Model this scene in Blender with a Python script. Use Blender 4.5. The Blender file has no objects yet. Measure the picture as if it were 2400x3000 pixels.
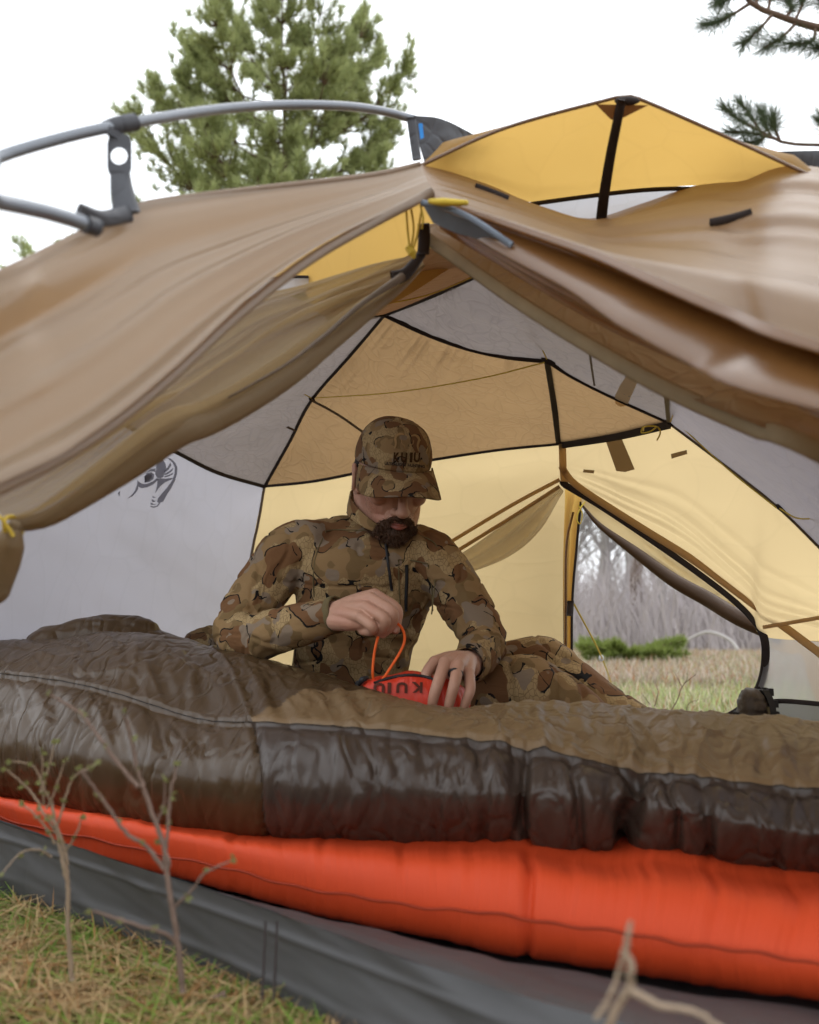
import bpy, bmesh, math, random
import numpy as np
from mathutils import Vector, Matrix, Euler
from mathutils.bvhtree import BVHTree

random.seed(7)
RNG = np.random.default_rng(7)
scene = bpy.context.scene
COL = scene.collection

# ------------------------------------------------------------------ camera
F_PX, CX, CY = 2600.0, 1200.0, 1500.0          # photograph: 2400 x 3000
PITCH = math.atan(350.0 / F_PX)
CAM_Z = 0.42
cam_data = bpy.data.cameras.new('camera')
cam = bpy.data.objects.new('camera', cam_data)
COL.objects.link(cam)
cam.location = (0, 0, CAM_Z)
cam.rotation_euler = (math.pi / 2 + PITCH, 0, 0)
cam_data.sensor_fit = 'HORIZONTAL'
cam_data.sensor_width = 36.0
cam_data.lens = 36.0 * F_PX / 2400.0
cam_data.clip_start = 0.02
cam_data.clip_end = 2000.0
cam_data.dof.use_dof = True
cam_data.dof.focus_distance = 1.98
cam_data.dof.aperture_fstop = 4.6
cam_data.dof.aperture_blades = 7
scene.camera = cam

# ------------------------------------------------------------------ world: overcast daylight
SUN_EL, SUN_AZ = math.radians(58), math.radians(35)
world = bpy.data.worlds.new('World')
scene.world = world
world.use_nodes = True
wn, wl = world.node_tree.nodes, world.node_tree.links
wn.clear()
wo = wn.new('ShaderNodeOutputWorld')
wb = wn.new('ShaderNodeBackground')
sky = wn.new('ShaderNodeTexSky')
sky.sky_type = 'NISHITA'
sky.sun_disc = False
sky.sun_elevation = SUN_EL
sky.sun_rotation = SUN_AZ
sky.dust_density = 6.0
mx = wn.new('ShaderNodeMix'); mx.data_type = 'RGBA'
mx.inputs['Factor'].default_value = 0.9           # cloud cover over the clear sky
mx.inputs['B'].default_value = (17.5, 18.2, 19.0, 1)
wl.new(sky.outputs[0], mx.inputs['A'])
wl.new(mx.outputs['Result'], wb.inputs[0])
wb.inputs[1].default_value = 0.11
wl.new(wb.outputs[0], wo.inputs[0])

sun_d = bpy.data.lights.new('sun', 'SUN')
sun_d.energy = 0.6
sun_d.angle = math.radians(40)
sun_d.color = (1.0, 0.96, 0.9)
sun = bpy.data.objects.new('sun', sun_d)
COL.objects.link(sun)
# direction to sun: azimuth measured from +Y towards +X
sd = Vector((math.sin(SUN_AZ) * math.cos(SUN_EL), math.cos(SUN_AZ) * math.cos(SUN_EL), math.sin(SUN_EL)))
sun.rotation_euler = sd.to_track_quat('Z', 'Y').to_euler()
sun.location = sd * 30

vs = scene.view_settings
vs.view_transform = 'Standard'
vs.look = 'None'
vs.exposure = 0.0
vs.gamma = 1.0
scene.cycles.use_denoising = True
scene.cycles.max_bounces = 7
scene.cycles.diffuse_bounces = 3
scene.cycles.transmission_bounces = 6
scene.cycles.transparent_max_bounces = 24
scene.cycles.sample_clamp_indirect = 6.0
scene.cycles.use_adaptive_sampling = True
scene.cycles.adaptive_threshold = 0.03
scene.cycles.caustics_reflective = False
scene.cycles.caustics_refractive = False

# ------------------------------------------------------------------ helpers
_R = Euler((math.pi / 2 + PITCH, 0, 0)).to_matrix()
CAMP = Vector((0, 0, CAM_Z))
def ray(px, py):
    return _R @ Vector(((px - CX) / F_PX, -(py - CY) / F_PX, -1.0))
def P(px, py, Y):
    """point of the place seen at photograph pixel (px,py) that stands Y metres ahead"""
    d = ray(px, py)
    return CAMP + d * (Y / d.y)
def G(px, py, z=0.0):
    """point of height z seen at photograph pixel (px,py)"""
    d = ray(px, py)
    return CAMP + d * ((z - CAM_Z) / d.z)
def PL(*pts):
    return [P(*p) for p in pts]

def crs(pts, n):
    """n points along a Catmull-Rom curve through pts, even in arc length"""
    p = np.array([tuple(q) for q in pts], float)
    if len(p) == 2:
        t = np.linspace(0, 1, n)[:, None]
        return p[0] * (1 - t) + p[1] * t
    q = np.vstack([2 * p[0] - p[1], p, 2 * p[-1] - p[-2]])
    out = []
    t = np.linspace(0, 1, 24, endpoint=False)[:, None]
    for i in range(1, len(q) - 2):
        a, b, c, d = q[i - 1], q[i], q[i + 1], q[i + 2]
        out.append(0.5 * (2 * b + (c - a) * t + (2 * a - 5 * b + 4 * c - d) * t ** 2 + (3 * b - a - 3 * c + d) * t ** 3))
    out.append(p[-1][None])
    o = np.vstack(out)
    s = np.r_[0, np.cumsum(np.linalg.norm(np.diff(o, axis=0), axis=1))]
    if s[-1] == 0:
        return np.repeat(p[:1], n, 0)
    tt = np.linspace(0, s[-1], n)
    return np.stack([np.interp(tt, s, o[:, k]) for k in range(o.shape[1])], 1)

def crs_even(pts, n):
    """like crs but even per control segment (keeps rows aligned)"""
    p = np.array([tuple(q) for q in pts], float)
    q = np.vstack([2 * p[0] - p[1], p, 2 * p[-1] - p[-2]])
    T = np.linspace(0, len(p) - 1, n)
    i = np.minimum(T.astype(int), len(p) - 2)
    t = (T - i)[:, None]
    a, b, c, d = q[i], q[i + 1], q[i + 2], q[i + 3]
    return 0.5 * (2 * b + (c - a) * t + (2 * a - 5 * b + 4 * c - d) * t ** 2 + (3 * b - a - 3 * c + d) * t ** 3)

def _h(ix, iy, iz, seed):
    n = (ix * 374761393 + iy * 668265263 + iz * 2147483647 + seed * 144269504) & 0xffffffff
    n = ((n ^ (n >> 13)) * 1274126177) & 0xffffffff
    n = n ^ (n >> 16)
    return (n & 0xffff) / 32767.5 - 1.0
def noise(p, scale=1.0, seed=0):
    p = np.asarray(p, float) * scale
    i = np.floor(p).astype(np.int64)
    f = p - i
    f = f * f * f * (f * (f * 6 - 15) + 10)
    r = 0
    for dx in (0, 1):
        for dy in (0, 1):
            for dz in (0, 1):
                w = (f[..., 0] if dx else 1 - f[..., 0]) * (f[..., 1] if dy else 1 - f[..., 1]) * (f[..., 2] if dz else 1 - f[..., 2])
                r = r + w * _h(i[..., 0] + dx, i[..., 1] + dy, i[..., 2] + dz, seed)
    return r
def fbm(p, scale=1.0, oct=3, seed=0):
    p = np.asarray(p, float)
    r, a = 0, 1.0
    for k in range(oct):
        r = r + a * noise(p, scale * 2 ** k, seed + 17 * k)
        a *= 0.5
    return r
def ridge(p, scale=1.0, seed=0):
    return 1 - np.abs(noise(p, scale, seed)) * 2
def n2(u, v, su, sv, seed=0):
    return noise(np.stack([u * su, v * sv, np.zeros_like(u) + 0.37 * seed], -1), 1.0, seed)

# ---- objects
def link(name, me, mat=None, parent=None, smooth=True):
    o = bpy.data.objects.new(name, me)
    COL.objects.link(o)
    if mat is not None:
        me.materials.clear()
        me.materials.append(mat)
    if parent is not None:
        o.parent = parent
        bpy.context.view_layer.update() if False else None
        o.matrix_parent_inverse = parent_inv(parent)
    if smooth and len(me.polygons):
        me.polygons.foreach_set('use_smooth', np.ones(len(me.polygons), bool))
    return o
def parent_inv(parent):
    m = Matrix.Translation(parent.location) @ parent.rotation_euler.to_matrix().to_4x4()
    q = parent.parent
    if q is not None:
        m = (Matrix.Translation(q.location) @ q.rotation_euler.to_matrix().to_4x4()) @ parent.matrix_parent_inverse @ m
    return m.inverted()
def tag(o, label=None, cat=None, group=None, kind=None):
    if label: o['label'] = label
    if cat: o['category'] = cat
    if group: o['group'] = group
    if kind: o['kind'] = kind
    return o
def thing(name, loc, label, cat, group=None):
    o = bpy.data.objects.new(name, None)
    o.empty_display_size = 0.1
    COL.objects.link(o)
    o.location = loc
    return tag(o, label, cat, group)
def mesh_from(name, verts, faces):
    me = bpy.data.meshes.new(name)
    verts = np.asarray(verts, dtype=np.float32)
    me.from_pydata(verts.tolist() if len(verts) < 20000 else [tuple(v) for v in verts.tolist()], [], [tuple(f) for f in (faces.tolist() if hasattr(faces, 'tolist') else faces)])
    me.update()
    return me
def grid_faces(nu, nv, wrap_v=False, wrap_u=False):
    U = nu if wrap_u else nu - 1
    V = nv if wrap_v else nv - 1
    i, j = np.meshgrid(np.arange(U), np.arange(V), indexing='ij')
    i2, j2 = (i + 1) % nu, (j + 1) % nv
    return np.stack([i * nv + j, i2 * nv + j, i2 * nv + j2, i * nv + j2], -1).reshape(-1, 4)
def grid_normals(g):
    du = np.gradient(g, axis=0); dv = np.gradient(g, axis=1)
    n = np.cross(du, dv)
    return n / (np.linalg.norm(n, axis=-1, keepdims=True) + 1e-12)
def add_uv(me, nu, nv):
    """store u,v grid parameters as a point attribute"""
    u, v = np.meshgrid(np.linspace(0, 1, nu), np.linspace(0, 1, nv), indexing='ij')
    a = me.attributes.new('pv', 'FLOAT_VECTOR', 'POINT')
    a.data.foreach_set('vector', np.stack([u, v, np.zeros_like(u)], -1).astype(np.float32).ravel())
def coons(bottom, top, left, right, nu, nv):
    b, t = crs(bottom, nu), crs(top, nu)
    l, r = crs(left, nv), crs(right, nv)
    u = np.linspace(0, 1, nu)[:, None, None]; v = np.linspace(0, 1, nv)[None, :, None]
    c00, c10, c01, c11 = b[0], b[-1], t[0], t[-1]
    return (1 - v) * b[:, None] + v * t[:, None] + (1 - u) * l[None] + u * r[None] \
        - ((1 - u) * (1 - v) * c00 + u * (1 - v) * c10 + (1 - u) * v * c01 + u * v * c11)
def sheet(name, mat, parent, bottom, top, left=None, right=None, nu=60, nv=30, disp=None, edge=True):
    if left is None: left = [bottom[0], top[0]]
    if right is None: right = [bottom[-1], top[-1]]
    g = coons(bottom, top, left, right, nu, nv)
    if disp is not None:
        u, v = np.meshgrid(np.linspace(0, 1, nu), np.linspace(0, 1, nv), indexing='ij')
        d = disp(u, v, g)
        if edge:
            d = d * np.clip(np.minimum(np.minimum(u, 1 - u), np.minimum(v, 1 - v)) * 10, 0, 1)
        nrm = grid_normals(g)
        if ((np.array(tuple(CAMP)) - g) * nrm).sum(-1).mean() < 0: nrm = -nrm
        g = g + nrm * d[..., None]
    me = mesh_from(name, g.reshape(-1, 3), grid_faces(nu, nv))
    add_uv(me, nu, nv)
    return link(name, me, mat, parent)
def tube_geo(pts, rad, seg=8, closed=False, caps=True, flat=None, flat_dir=None):
    """verts, faces of a swept tube; rad scalar / list; flat = thickness ratio along flat_dir"""
    p = np.asarray([tuple(q) for q in pts], float)
    n = len(p)
    r = np.full(n, rad, float) if np.isscalar(rad) else np.interp(np.linspace(0, 1, n), np.linspace(0, 1, len(rad)), rad)
    tan = np.gradient(p, axis=0)
    if closed:
        tan = np.roll(p, -1, 0) - np.roll(p, 1, 0)
    tan /= np.linalg.norm(tan, axis=1, keepdims=True) + 1e-12
    up = np.array([0, 0, 1.0]) if abs(tan[0][2]) < 0.9 else np.array([1.0, 0, 0])
    nn = np.cross(tan[0], up); nn /= np.linalg.norm(nn)
    N = []
    for i in range(n):
        if flat_dir is not None:
            fd = np.asarray(flat_dir(p[i]) if callable(flat_dir) else flat_dir, float)
            nn = fd - tan[i] * np.dot(fd, tan[i])
        else:
            nn = nn - tan[i] * np.dot(nn, tan[i])
        nn = nn / (np.linalg.norm(nn) + 1e-12)
        N.append(nn.copy())
    N = np.array(N); B = np.cross(tan, N)
    a = np.linspace(0, 2 * math.pi, seg, endpoint=False)
    fl = 1.0 if flat is None else flat
    V = p[:, None] + r[:, None, None] * (np.cos(a)[None, :, None] * N[:, None] * fl + np.sin(a)[None, :, None] * B[:, None])
    F = grid_faces(n, seg, wrap_v=True, wrap_u=closed).tolist()
    V = V.reshape(-1, 3)
    if caps and not closed:
        F.append(list(range(seg))[::-1]); F.append([(n - 1) * seg + k for k in range(seg)])
    return V, F
class MB:
    """collects geometry into ONE mesh"""
    def __init__(s): s.v = []; s.f = []; s.n = 0
    def add(s, V, F):
        V = np.asarray(V, float)
        s.v.append(V); s.f += [[k + s.n for k in f] for f in F]; s.n += len(V)
        return s
    def tube(s, pts, rad, **k):
        return s.add(*tube_geo(pts, rad, **k))
    def chain(s, pts, rad, n=None, seg=14, **k):
        """smooth round-ended limb through pts"""
        p = np.asarray([tuple(q) for q in pts], float)
        n = n or max(6, 6 * len(p))
        c = crs_even(p, n) if len(p) > 2 else crs(p, n)
        r = np.interp(np.linspace(0, len(p) - 1, n), np.arange(len(p)), rad)
        s.tube(c, list(r), seg=seg, **k)
        s.ell(c[0], (r[0],) * 3); s.ell(c[-1], (r[-1],) * 3)
        return s
    def ell(s, c, r, rot=None, nu=14, nv=20):
        th = np.linspace(0, math.pi, nu); ph = np.linspace(0, 2 * math.pi, nv, endpoint=False)
        T, Ph = np.meshgrid(th, ph, indexing='ij')
        V = np.stack([np.sin(T) * np.cos(Ph) * r[0], np.sin(T) * np.sin(Ph) * r[1], np.cos(T) * r[2]], -1).reshape(-1, 3)
        if rot is not None:
            V = V @ np.array(rot.to_matrix() if hasattr(rot, 'to_matrix') else rot).T
        return s.add(V + np.array(tuple(c)), grid_faces(nu, nv, wrap_v=True).tolist())
    def box(s, c, h, rot=None):
        V = np.array([[x, y, z] for x in (-1, 1) for y in (-1, 1) for z in (-1, 1)], float) * np.array(h)
        if rot is not None: V = V @ np.array(rot.to_matrix()).T
        return s.add(V + np.array(tuple(c)), [[0, 1, 3, 2], [4, 6, 7, 5], [0, 4, 5, 1], [2, 3, 7, 6], [0, 2, 6, 4], [1, 5, 7, 3]])
    def xf(s, M):
        M = np.array(M)
        s.v = [v @ M[:3, :3].T + M[:3, 3] for v in s.v]; return s
    def me(s, name):
        return mesh_from(name, np.vstack(s.v), s.f)
    def build(s, name, mat, parent=None, smooth=True):
        return link(name, s.me(name), mat, parent, smooth)
    def remesh(s, name, voxel, mat=None, parent=None, smooth_it=4, disp=None):
        me = s.me(name + '_src')
        o = bpy.data.objects.new('tmp', me); COL.objects.link(o)
        m = o.modifiers.new('r', 'REMESH'); m.mode = 'VOXEL'; m.voxel_size = voxel
        if smooth_it:
            m2 = o.modifiers.new('s', 'SMOOTH'); m2.iterations = smooth_it; m2.factor = 0.5
        dg = bpy.context.evaluated_depsgraph_get()
        out = bpy.data.meshes.new_from_object(o.evaluated_get(dg))
        bpy.data.objects.remove(o); bpy.data.meshes.remove(me)
        out.name = name
        if disp is not None:
            n = len(out.vertices)
            co = np.empty(n * 3, np.float32); out.vertices.foreach_get('co', co); co = co.reshape(-1, 3).astype(float)
            no = np.empty(n * 3, np.float32); out.vertices.foreach_get('normal', no); no = no.reshape(-1, 3)
            co = co + no * disp(co, no)[:, None]
            out.vertices.foreach_set('co', co.astype(np.float32).ravel()); out.update()
        return link(name, out, mat, parent)
def bvh_of(*objs):
    V, F, n = [], [], 0
    for o in objs:
        me = o.data
        V += [tuple(v.co) for v in me.vertices]
        F += [[i + n for i in p.vertices] for p in me.polygons]
        n = len(V)
    return BVHTree.FromPolygons(V, F)
def onto(bvh, px, py, off=0.003, fallback=2.0):
    d = ray(px, py).normalized()
    h = bvh.ray_cast(CAMP, d)
    if h[0] is None:
        return P(px, py, fallback)
    return h[0] - d * off
def decal(name, polys, bvh, mat, parent, off=0.003, fallback=2.0):
    """flat print: 2-D polygons in photograph pixels laid onto a surface"""
    bm = bmesh.new()
    for poly in polys:
        vs_ = [bm.verts.new((x, y, 0)) for x, y in poly]
        bm.faces.new(vs_)
    bmesh.ops.triangulate(bm, faces=bm.faces[:])
    for _ in range(2):
        le = [e for e in bm.edges if e.calc_length() > 9]
        if le: bmesh.ops.subdivide_edges(bm, edges=le, cuts=1)
        bmesh.ops.triangulate(bm, faces=bm.faces[:])
    for v in bm.verts:
        v.co = onto(bvh, v.co.x, v.co.y, off, fallback)
    me = bpy.data.meshes.new(name); bm.to_mesh(me); bm.free()
    return link(name, me, mat, parent)
def text_polys(txt, x, y, w, h, rot=0.0, shear=0.0):
    """triangles of lettering in photograph pixels; (x,y) centre, w,h size"""
    c = bpy.data.curves.new('t', 'FONT'); c.body = txt
    c.align_x = 'CENTER'; c.align_y = 'CENTER'; c.offset = 0.04
    o = bpy.data.objects.new('t', c); COL.objects.link(o)
    dg = bpy.context.evaluated_depsgraph_get()
    me = bpy.data.meshes.new_from_object(o.evaluated_get(dg))
    V = np.array([v.co[:2] for v in me.vertices]); F = [list(p.vertices) for p in me.polygons]
    bpy.data.objects.remove(o); bpy.data.curves.remove(c); bpy.data.meshes.remove(me)
    lo, hi = V.min(0), V.max(0)
    V = (V - (lo + hi) / 2) / (hi - lo) * np.array([w, -h])
    V[:, 1] += shear * V[:, 0]
    cr, sr = math.cos(rot), math.sin(rot)
    V = V @ np.array([[cr, sr], [-sr, cr]]) + np.array([x, y])
    return [[tuple(V[i]) for i in f] for f in F]
# ------------------------------------------------------------------ materials
class NT:
    def __init__(s, name):
        s.m = bpy.data.materials.new(name); s.m.use_nodes = True
        s.n = s.m.node_tree.nodes; s.l = s.m.node_tree.links
        s.n.clear()
        s.out = s.n.new('ShaderNodeOutputMaterial')
    def new(s, t, **kw):
        nd = s.n.new(t)
        for k, v in kw.items(): setattr(nd, k, v)
        return nd
    def set(s, sock, v):
        if hasattr(v, 'is_linked') or isinstance(v, bpy.types.NodeSocket): s.l.new(v, sock)
        elif v is not None:
            if isinstance(v, (tuple, list)) and len(v) == 3 and sock.type == 'RGBA': v = (*v, 1)
            sock.default_value = v
    def coord(s, kind='Object', scale=None, rot=None):
        c = s.new('ShaderNodeTexCoord').outputs[kind]
        if scale is None and rot is None: return c
        mp = s.new('ShaderNodeMapping'); s.l.new(c, mp.inputs[0])
        if scale is not None: mp.inputs['Scale'].default_value = scale if isinstance(scale, tuple) else (scale,) * 3
        if rot is not None: mp.inputs['Rotation'].default_value = rot
        return mp.outputs[0]
    def attr(s, name, scale=None):
        a = s.new('ShaderNodeAttribute'); a.attribute_name = name
        c = a.outputs['Vector']
        if scale is None: return c
        mp = s.new('ShaderNodeMapping'); s.l.new(c, mp.inputs[0]); mp.inputs['Scale'].default_value = scale
        return mp.outputs[0]
    def noise(s, vec, scale, detail=3, rough=0.55, dist=0.0, out=0):
        t = s.new('ShaderNodeTexNoise'); s.set(t.inputs['Vector'], vec)
        t.inputs['Scale'].default_value = scale; t.inputs['Detail'].default_value = detail
        t.inputs['Roughness'].default_value = rough; t.inputs['Distortion'].default_value = dist
        return t.outputs[out]
    def voro(s, vec, scale, feature='F1', out='Distance', rnd=1.0):
        t = s.new('ShaderNodeTexVoronoi', feature=feature); s.set(t.inputs['Vector'], vec)
        t.inputs['Scale'].default_value = scale; t.inputs['Randomness'].default_value = rnd
        return t.outputs[out]
    def wave(s, vec, scale, dist=0, direction='X', detail=2):
        t = s.new('ShaderNodeTexWave'); t.bands_direction = direction
        s.set(t.inputs['Vector'], vec); t.inputs['Scale'].default_value = scale
        t.inputs['Distortion'].default_value = dist; t.inputs['Detail'].default_value = detail
        return t.outputs['Fac']
    def ramp(s, fac, *stops, interp='LINEAR'):
        r = s.new('ShaderNodeValToRGB'); s.l.new(fac, r.inputs[0]); e = r.color_ramp.elements
        r.color_ramp.interpolation = interp
        while len(e) < len(stops): e.new(0.5)
        for k, (p, c) in enumerate(stops):
            e[k].position = p; e[k].color = (*c, 1) if isinstance(c, (tuple, list)) else (c, c, c, 1)
        return r.outputs[0]
    def step(s, fac, a, b):
        return s.ramp(fac, (a, 0.0), (b, 1.0))
    def mix(s, f, a, b):
        m = s.new('ShaderNodeMix', data_type='RGBA')
        s.set(m.inputs['Factor'], f); s.set(m.inputs['A'], a); s.set(m.inputs['B'], b)
        return m.outputs['Result']
    def math(s, op, a, b=None):
        m = s.new('ShaderNodeMath', operation=op); s.set(m.inputs[0], a)
        if b is not None: s.set(m.inputs[1], b)
        return m.outputs[0]
    def vadd(s, a, b, k=1.0):
        m = s.new('ShaderNodeVectorMath', operation='MULTIPLY_ADD')
        s.set(m.inputs[0], b); m.inputs[1].default_value = (k, k, k); s.set(m.inputs[2], a)
        return m.outputs[0]
    def bump(s, h, strength=0.3, dist=0.01, normal=None):
        b = s.new('ShaderNodeBump'); s.l.new(h, b.inputs['Height'])
        b.inputs['Strength'].default_value = strength; b.inputs['Distance'].default_value = dist
        if normal is not None: s.l.new(normal, b.inputs['Normal'])
        return b.outputs[0]
    def principled(s, color, rough=0.7, normal=None, spec=0.3, **kw):
        b = s.new('ShaderNodeBsdfPrincipled')
        s.set(b.inputs['Base Color'], color); s.set(b.inputs['Roughness'], rough)
        b.inputs['Specular IOR Level'].default_value = spec
        if normal is not None: s.l.new(normal, b.inputs['Normal'])
        for k, v in kw.items(): s.set(b.inputs[k.replace('_', ' ')], v)
        return b.outputs[0]
    def done(s, surf):
        s.l.new(surf, s.out.inputs[0]); return s.m

def plain(name, col, rough=0.7, spec=0.3, var=0.25, scale=30, bump=0.15, **kw):
    t = NT(name); c = t.coord()
    n = t.noise(c, scale, 4)
    colr = t.mix(n, tuple(x * (1 - var) for x in col), tuple(min(1, x * (1 + var)) for x in col))
    return t.done(t.principled(colr, rough, t.bump(t.noise(c, scale * 6, 2), bump, 0.002), spec, **kw))

def fabric(name, diff, trans, tmix=0.5, see=0.0, gloss=0.0, rough=0.45, crinkle=0.3, cscale=14, stretch=(1, 1, 1), var=0.10, sheen_col=None):
    """thin tent cloth: lit from the front (diff) and shone through from behind (trans)"""
    t = NT(name); c = t.coord(scale=stretch)
    w = t.vadd(c, t.noise(c, cscale * 0.6, 1, out=1), 0.14)
    big = t.noise(w, cscale, 2, 0.6, 0.0)
    vor = t.voro(w, cscale * 1.7, 'DISTANCE_TO_EDGE')
    h = t.math('ADD', t.math('MULTIPLY', big, 0.9), t.math('MULTIPLY', t.step(vor, 0.0, 0.14), 0.22))
    nrm = t.bump(h, crinkle, 0.012)
    v = t.noise(c, cscale * 0.35, 1)
    cd = t.mix(v, tuple(x * (1 - var) for x in diff), tuple(min(1, x * (1 + var)) for x in diff))
    lines = t.step(vor, 0.0, 0.045)
    ctl = t.mix(v, tuple(x * (1 - var) for x in trans), tuple(min(1, x * (1 + var)) for x in trans))
    ct = t.mix(t.math('MULTIPLY', t.math('SUBTRACT', 1.0, lines), min(0.35, crinkle * 0.6)), ctl, tuple(x * 0.55 for x in trans))
    b = t.principled(cd, rough, nrm, 0.25 + gloss)
    tr = t.new('ShaderNodeBsdfTranslucent'); t.set(tr.inputs[0], ct); t.l.new(nrm, tr.inputs['Normal'])
    ms = t.new('ShaderNodeMixShader'); ms.inputs[0].default_value = tmix
    t.l.new(b, ms.inputs[1]); t.l.new(tr.outputs[0], ms.inputs[2])
    s = ms.outputs[0]
    if see > 0:
        tp = t.new('ShaderNodeBsdfTransparent')
        m2 = t.new('ShaderNodeMixShader'); m2.inputs[0].default_value = see
        t.l.new(s, m2.inputs[1]); t.l.new(tp.outputs[0], m2.inputs[2]); s = m2.outputs[0]
    return t.done(s)

def camo(name, scale=1.0, dark=1.0):
    t = NT(name)
    c0 = t.coord(scale=scale * 1.8)
    c = t.vadd(c0, t.noise(c0, 26, 2, out=1), 0.012)
    c = t.vadd(c, t.noise(c0, 9, 1, out=1), 0.03)
    def off(x, y, z, sc=(1, 1, 1)):
        mp = t.new('ShaderNodeMapping'); t.l.new(c, mp.inputs[0]); mp.inputs['Location'].default_value = (x, y, z); mp.inputs['Scale'].default_value = sc
        return mp.outputs[0]
    K = lambda r, g, b: (r * dark * 1.15, g * dark * 1.13, b * dark * 1.1)
    base = K(0.215, 0.138, 0.066)
    olive = K(0.150, 0.098, 0.045)
    brown = K(0.135, 0.068, 0.031)
    sand = K(0.300, 0.215, 0.110)
    taupe = K(0.190, 0.145, 0.105)
    n1 = t.noise(off(0, 0, 0, (1, 1, 0.8)), 11, 0.5, 0.4)
    n2_ = t.noise(off(3, 1, 2, (1, 1, 0.75)), 12, 0.8, 0.4)
    n3 = t.noise(off(7, 5, 1), 13, 0.8, 0.4)
    n4 = t.noise(off(2, 9, 4), 15, 0.8, 0.4)
    sc = t.voro(off(1, 2, 3, (1, 1, 0.62)), 70, 'DISTANCE_TO_EDGE', rnd=0.8)
    scale_l = t.step(sc, 0.02, 0.07)
    sandc = t.mix(t.math('SUBTRACT', 1.0, t.math('MULTIPLY', t.math('SUBTRACT', 1.0, scale_l), 0.75)), K(0.13, 0.085, 0.04), sand)
    col = t.mix(t.step(n4, 0.535, 0.545), base, olive)
    col = t.mix(t.step(n2_, 0.545, 0.553), col, sandc)
    col = t.mix(t.step(n1, 0.555, 0.563), col, brown)
    col = t.mix(t.step(n3, 0.625, 0.633), col, taupe)
    # dark strokes along some patch edges
    e1 = t.math('LESS_THAN', t.math('ABSOLUTE', t.math('SUBTRACT', n1, 0.552)), 0.014)
    e2 = t.math('LESS_THAN', t.math('ABSOLUTE', t.math('SUBTRACT', n2_, 0.544)), 0.012)
    gate = t.step(t.noise(off(5, 5, 8), 17, 0.5), 0.51, 0.52)
    gate2 = t.step(t.noise(off(1, 8, 6), 16, 0.5), 0.56, 0.57)
    blk = t.math('MAXIMUM', t.math('MULTIPLY', e1, gate), t.math('MULTIPLY', e2, gate2))
    col = t.mix(blk, col, (0.010, 0.009, 0.009))
    weave = t.noise(c0, 700, 1)
    fold = t.noise(t.coord(scale=(1, 1, 2.2)), 30, 3, 0.5, 0.6)
    nrm = t.bump(t.math('ADD', fold, t.math('MULTIPLY', weave, 0.05)), 0.28, 0.008)
    return t.done(t.principled(col, 0.85, nrm, 0.15))

def shell_cloth(name, col, rough=0.33, crinkle=0.5, spec=0.5, cs=17):
    """down-bag nylon: glossy, finely crinkled"""
    t = NT(name); c = t.coord()
    w = t.vadd(c, t.noise(c, 6, 1, out=1), 0.06)
    h = t.math('MULTIPLY', t.noise(w, cs * 0.35, 2, 0.5), 0.5)
    for k, (ang, amp) in enumerate(((0.45, 0.30), (1.15, 0.26), (-0.55, 0.24))):
        st = t.new('ShaderNodeMapping'); t.l.new(w, st.inputs[0])
        st.inputs['Rotation'].default_value = (0.2 * k, ang, 0.3 * k); st.inputs['Scale'].default_value = (1.0, 0.6, 0.16); st.inputs['Location'].default_value = (k * 3.1, k * 1.7, k)
        rg = t.math('ABSOLUTE', t.math('SUBTRACT', t.noise(st.outputs[0], cs * 1.15, 1, 0.45), 0.5))
        lo_ = t.new('ShaderNodeMapping'); t.l.new(c, lo_.inputs[0]); lo_.inputs['Location'].default_value = (k * 5.3, 2 * k, 7)
        msk = t.step(t.noise(lo_.outputs[0], cs * 0.3, 0), 0.40, 0.62)
        h = t.math('ADD', h, t.math('MULTIPLY', t.math('MULTIPLY', t.step(rg, 0.0, 0.08), msk), amp))
    nrm = t.bump(h, crinkle, 0.02)
    var = t.noise(c, 7, 3)
    cc = t.mix(var, tuple(x * 0.82 for x in col), tuple(x * 1.2 for x in col))
    weave = t.noise(c, 1400, 0)
    return t.done(t.principled(cc, t.math('ADD', t.math('MULTIPLY', weave, 0.15), rough - 0.05), nrm, spec))

M = {}
# tent cloths
M['roof_tan']   = fabric('roof_tan', (0.34, 0.245, 0.145), (0.31, 0.192, 0.090), 0.54, crinkle=0.45, cscale=16)
M['roof_grey']  = fabric('roof_grey', (0.29, 0.26, 0.245), (0.21, 0.18, 0.168), 0.5, crinkle=0.5, cscale=16)
M['roof_pale']  = fabric('roof_pale', (0.30, 0.28, 0.29), (0.27, 0.245, 0.26), 0.52, crinkle=0.3, cscale=12)
M['roof_brown'] = fabric('roof_brown', (0.17, 0.10, 0.055), (0.12, 0.055, 0.022), 0.5, crinkle=0.3, cscale=10)
M['wall_white'] = fabric('wall_white', (0.40, 0.39, 0.42), (0.46, 0.45, 0.505), 0.55, crinkle=0.15, cscale=7, stretch=(1, 1, 0.5))
M['wall_gold']  = fabric('wall_gold', (0.48, 0.39, 0.235), (0.74, 0.565, 0.30), 0.66, crinkle=0.12, cscale=6, stretch=(0.6, 0.6, 1.2))  # on inner walls, yellow light through the fly is put into the colour
M['wall_mesh']  = fabric('wall_mesh', (0.34, 0.33, 0.33), (0.60, 0.60, 0.62), 0.6, see=0.3, crinkle=0.05)
M['mesh_dark']  = fabric('mesh_dark', (0.17, 0.17, 0.18), (0.25, 0.25, 0.26), 0.4, see=0.3, crinkle=0.05)
M['drape']      = fabric('drape', (0.30, 0.225, 0.135), (0.56, 0.43, 0.24), 0.58, see=0.20, crinkle=0.15, cscale=9, stretch=(1, 1, 1))
M['drape_roll'] = fabric('drape_roll', (0.30, 0.22, 0.125), (0.40, 0.29, 0.15), 0.4, crinkle=0.15, cscale=9)
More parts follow.
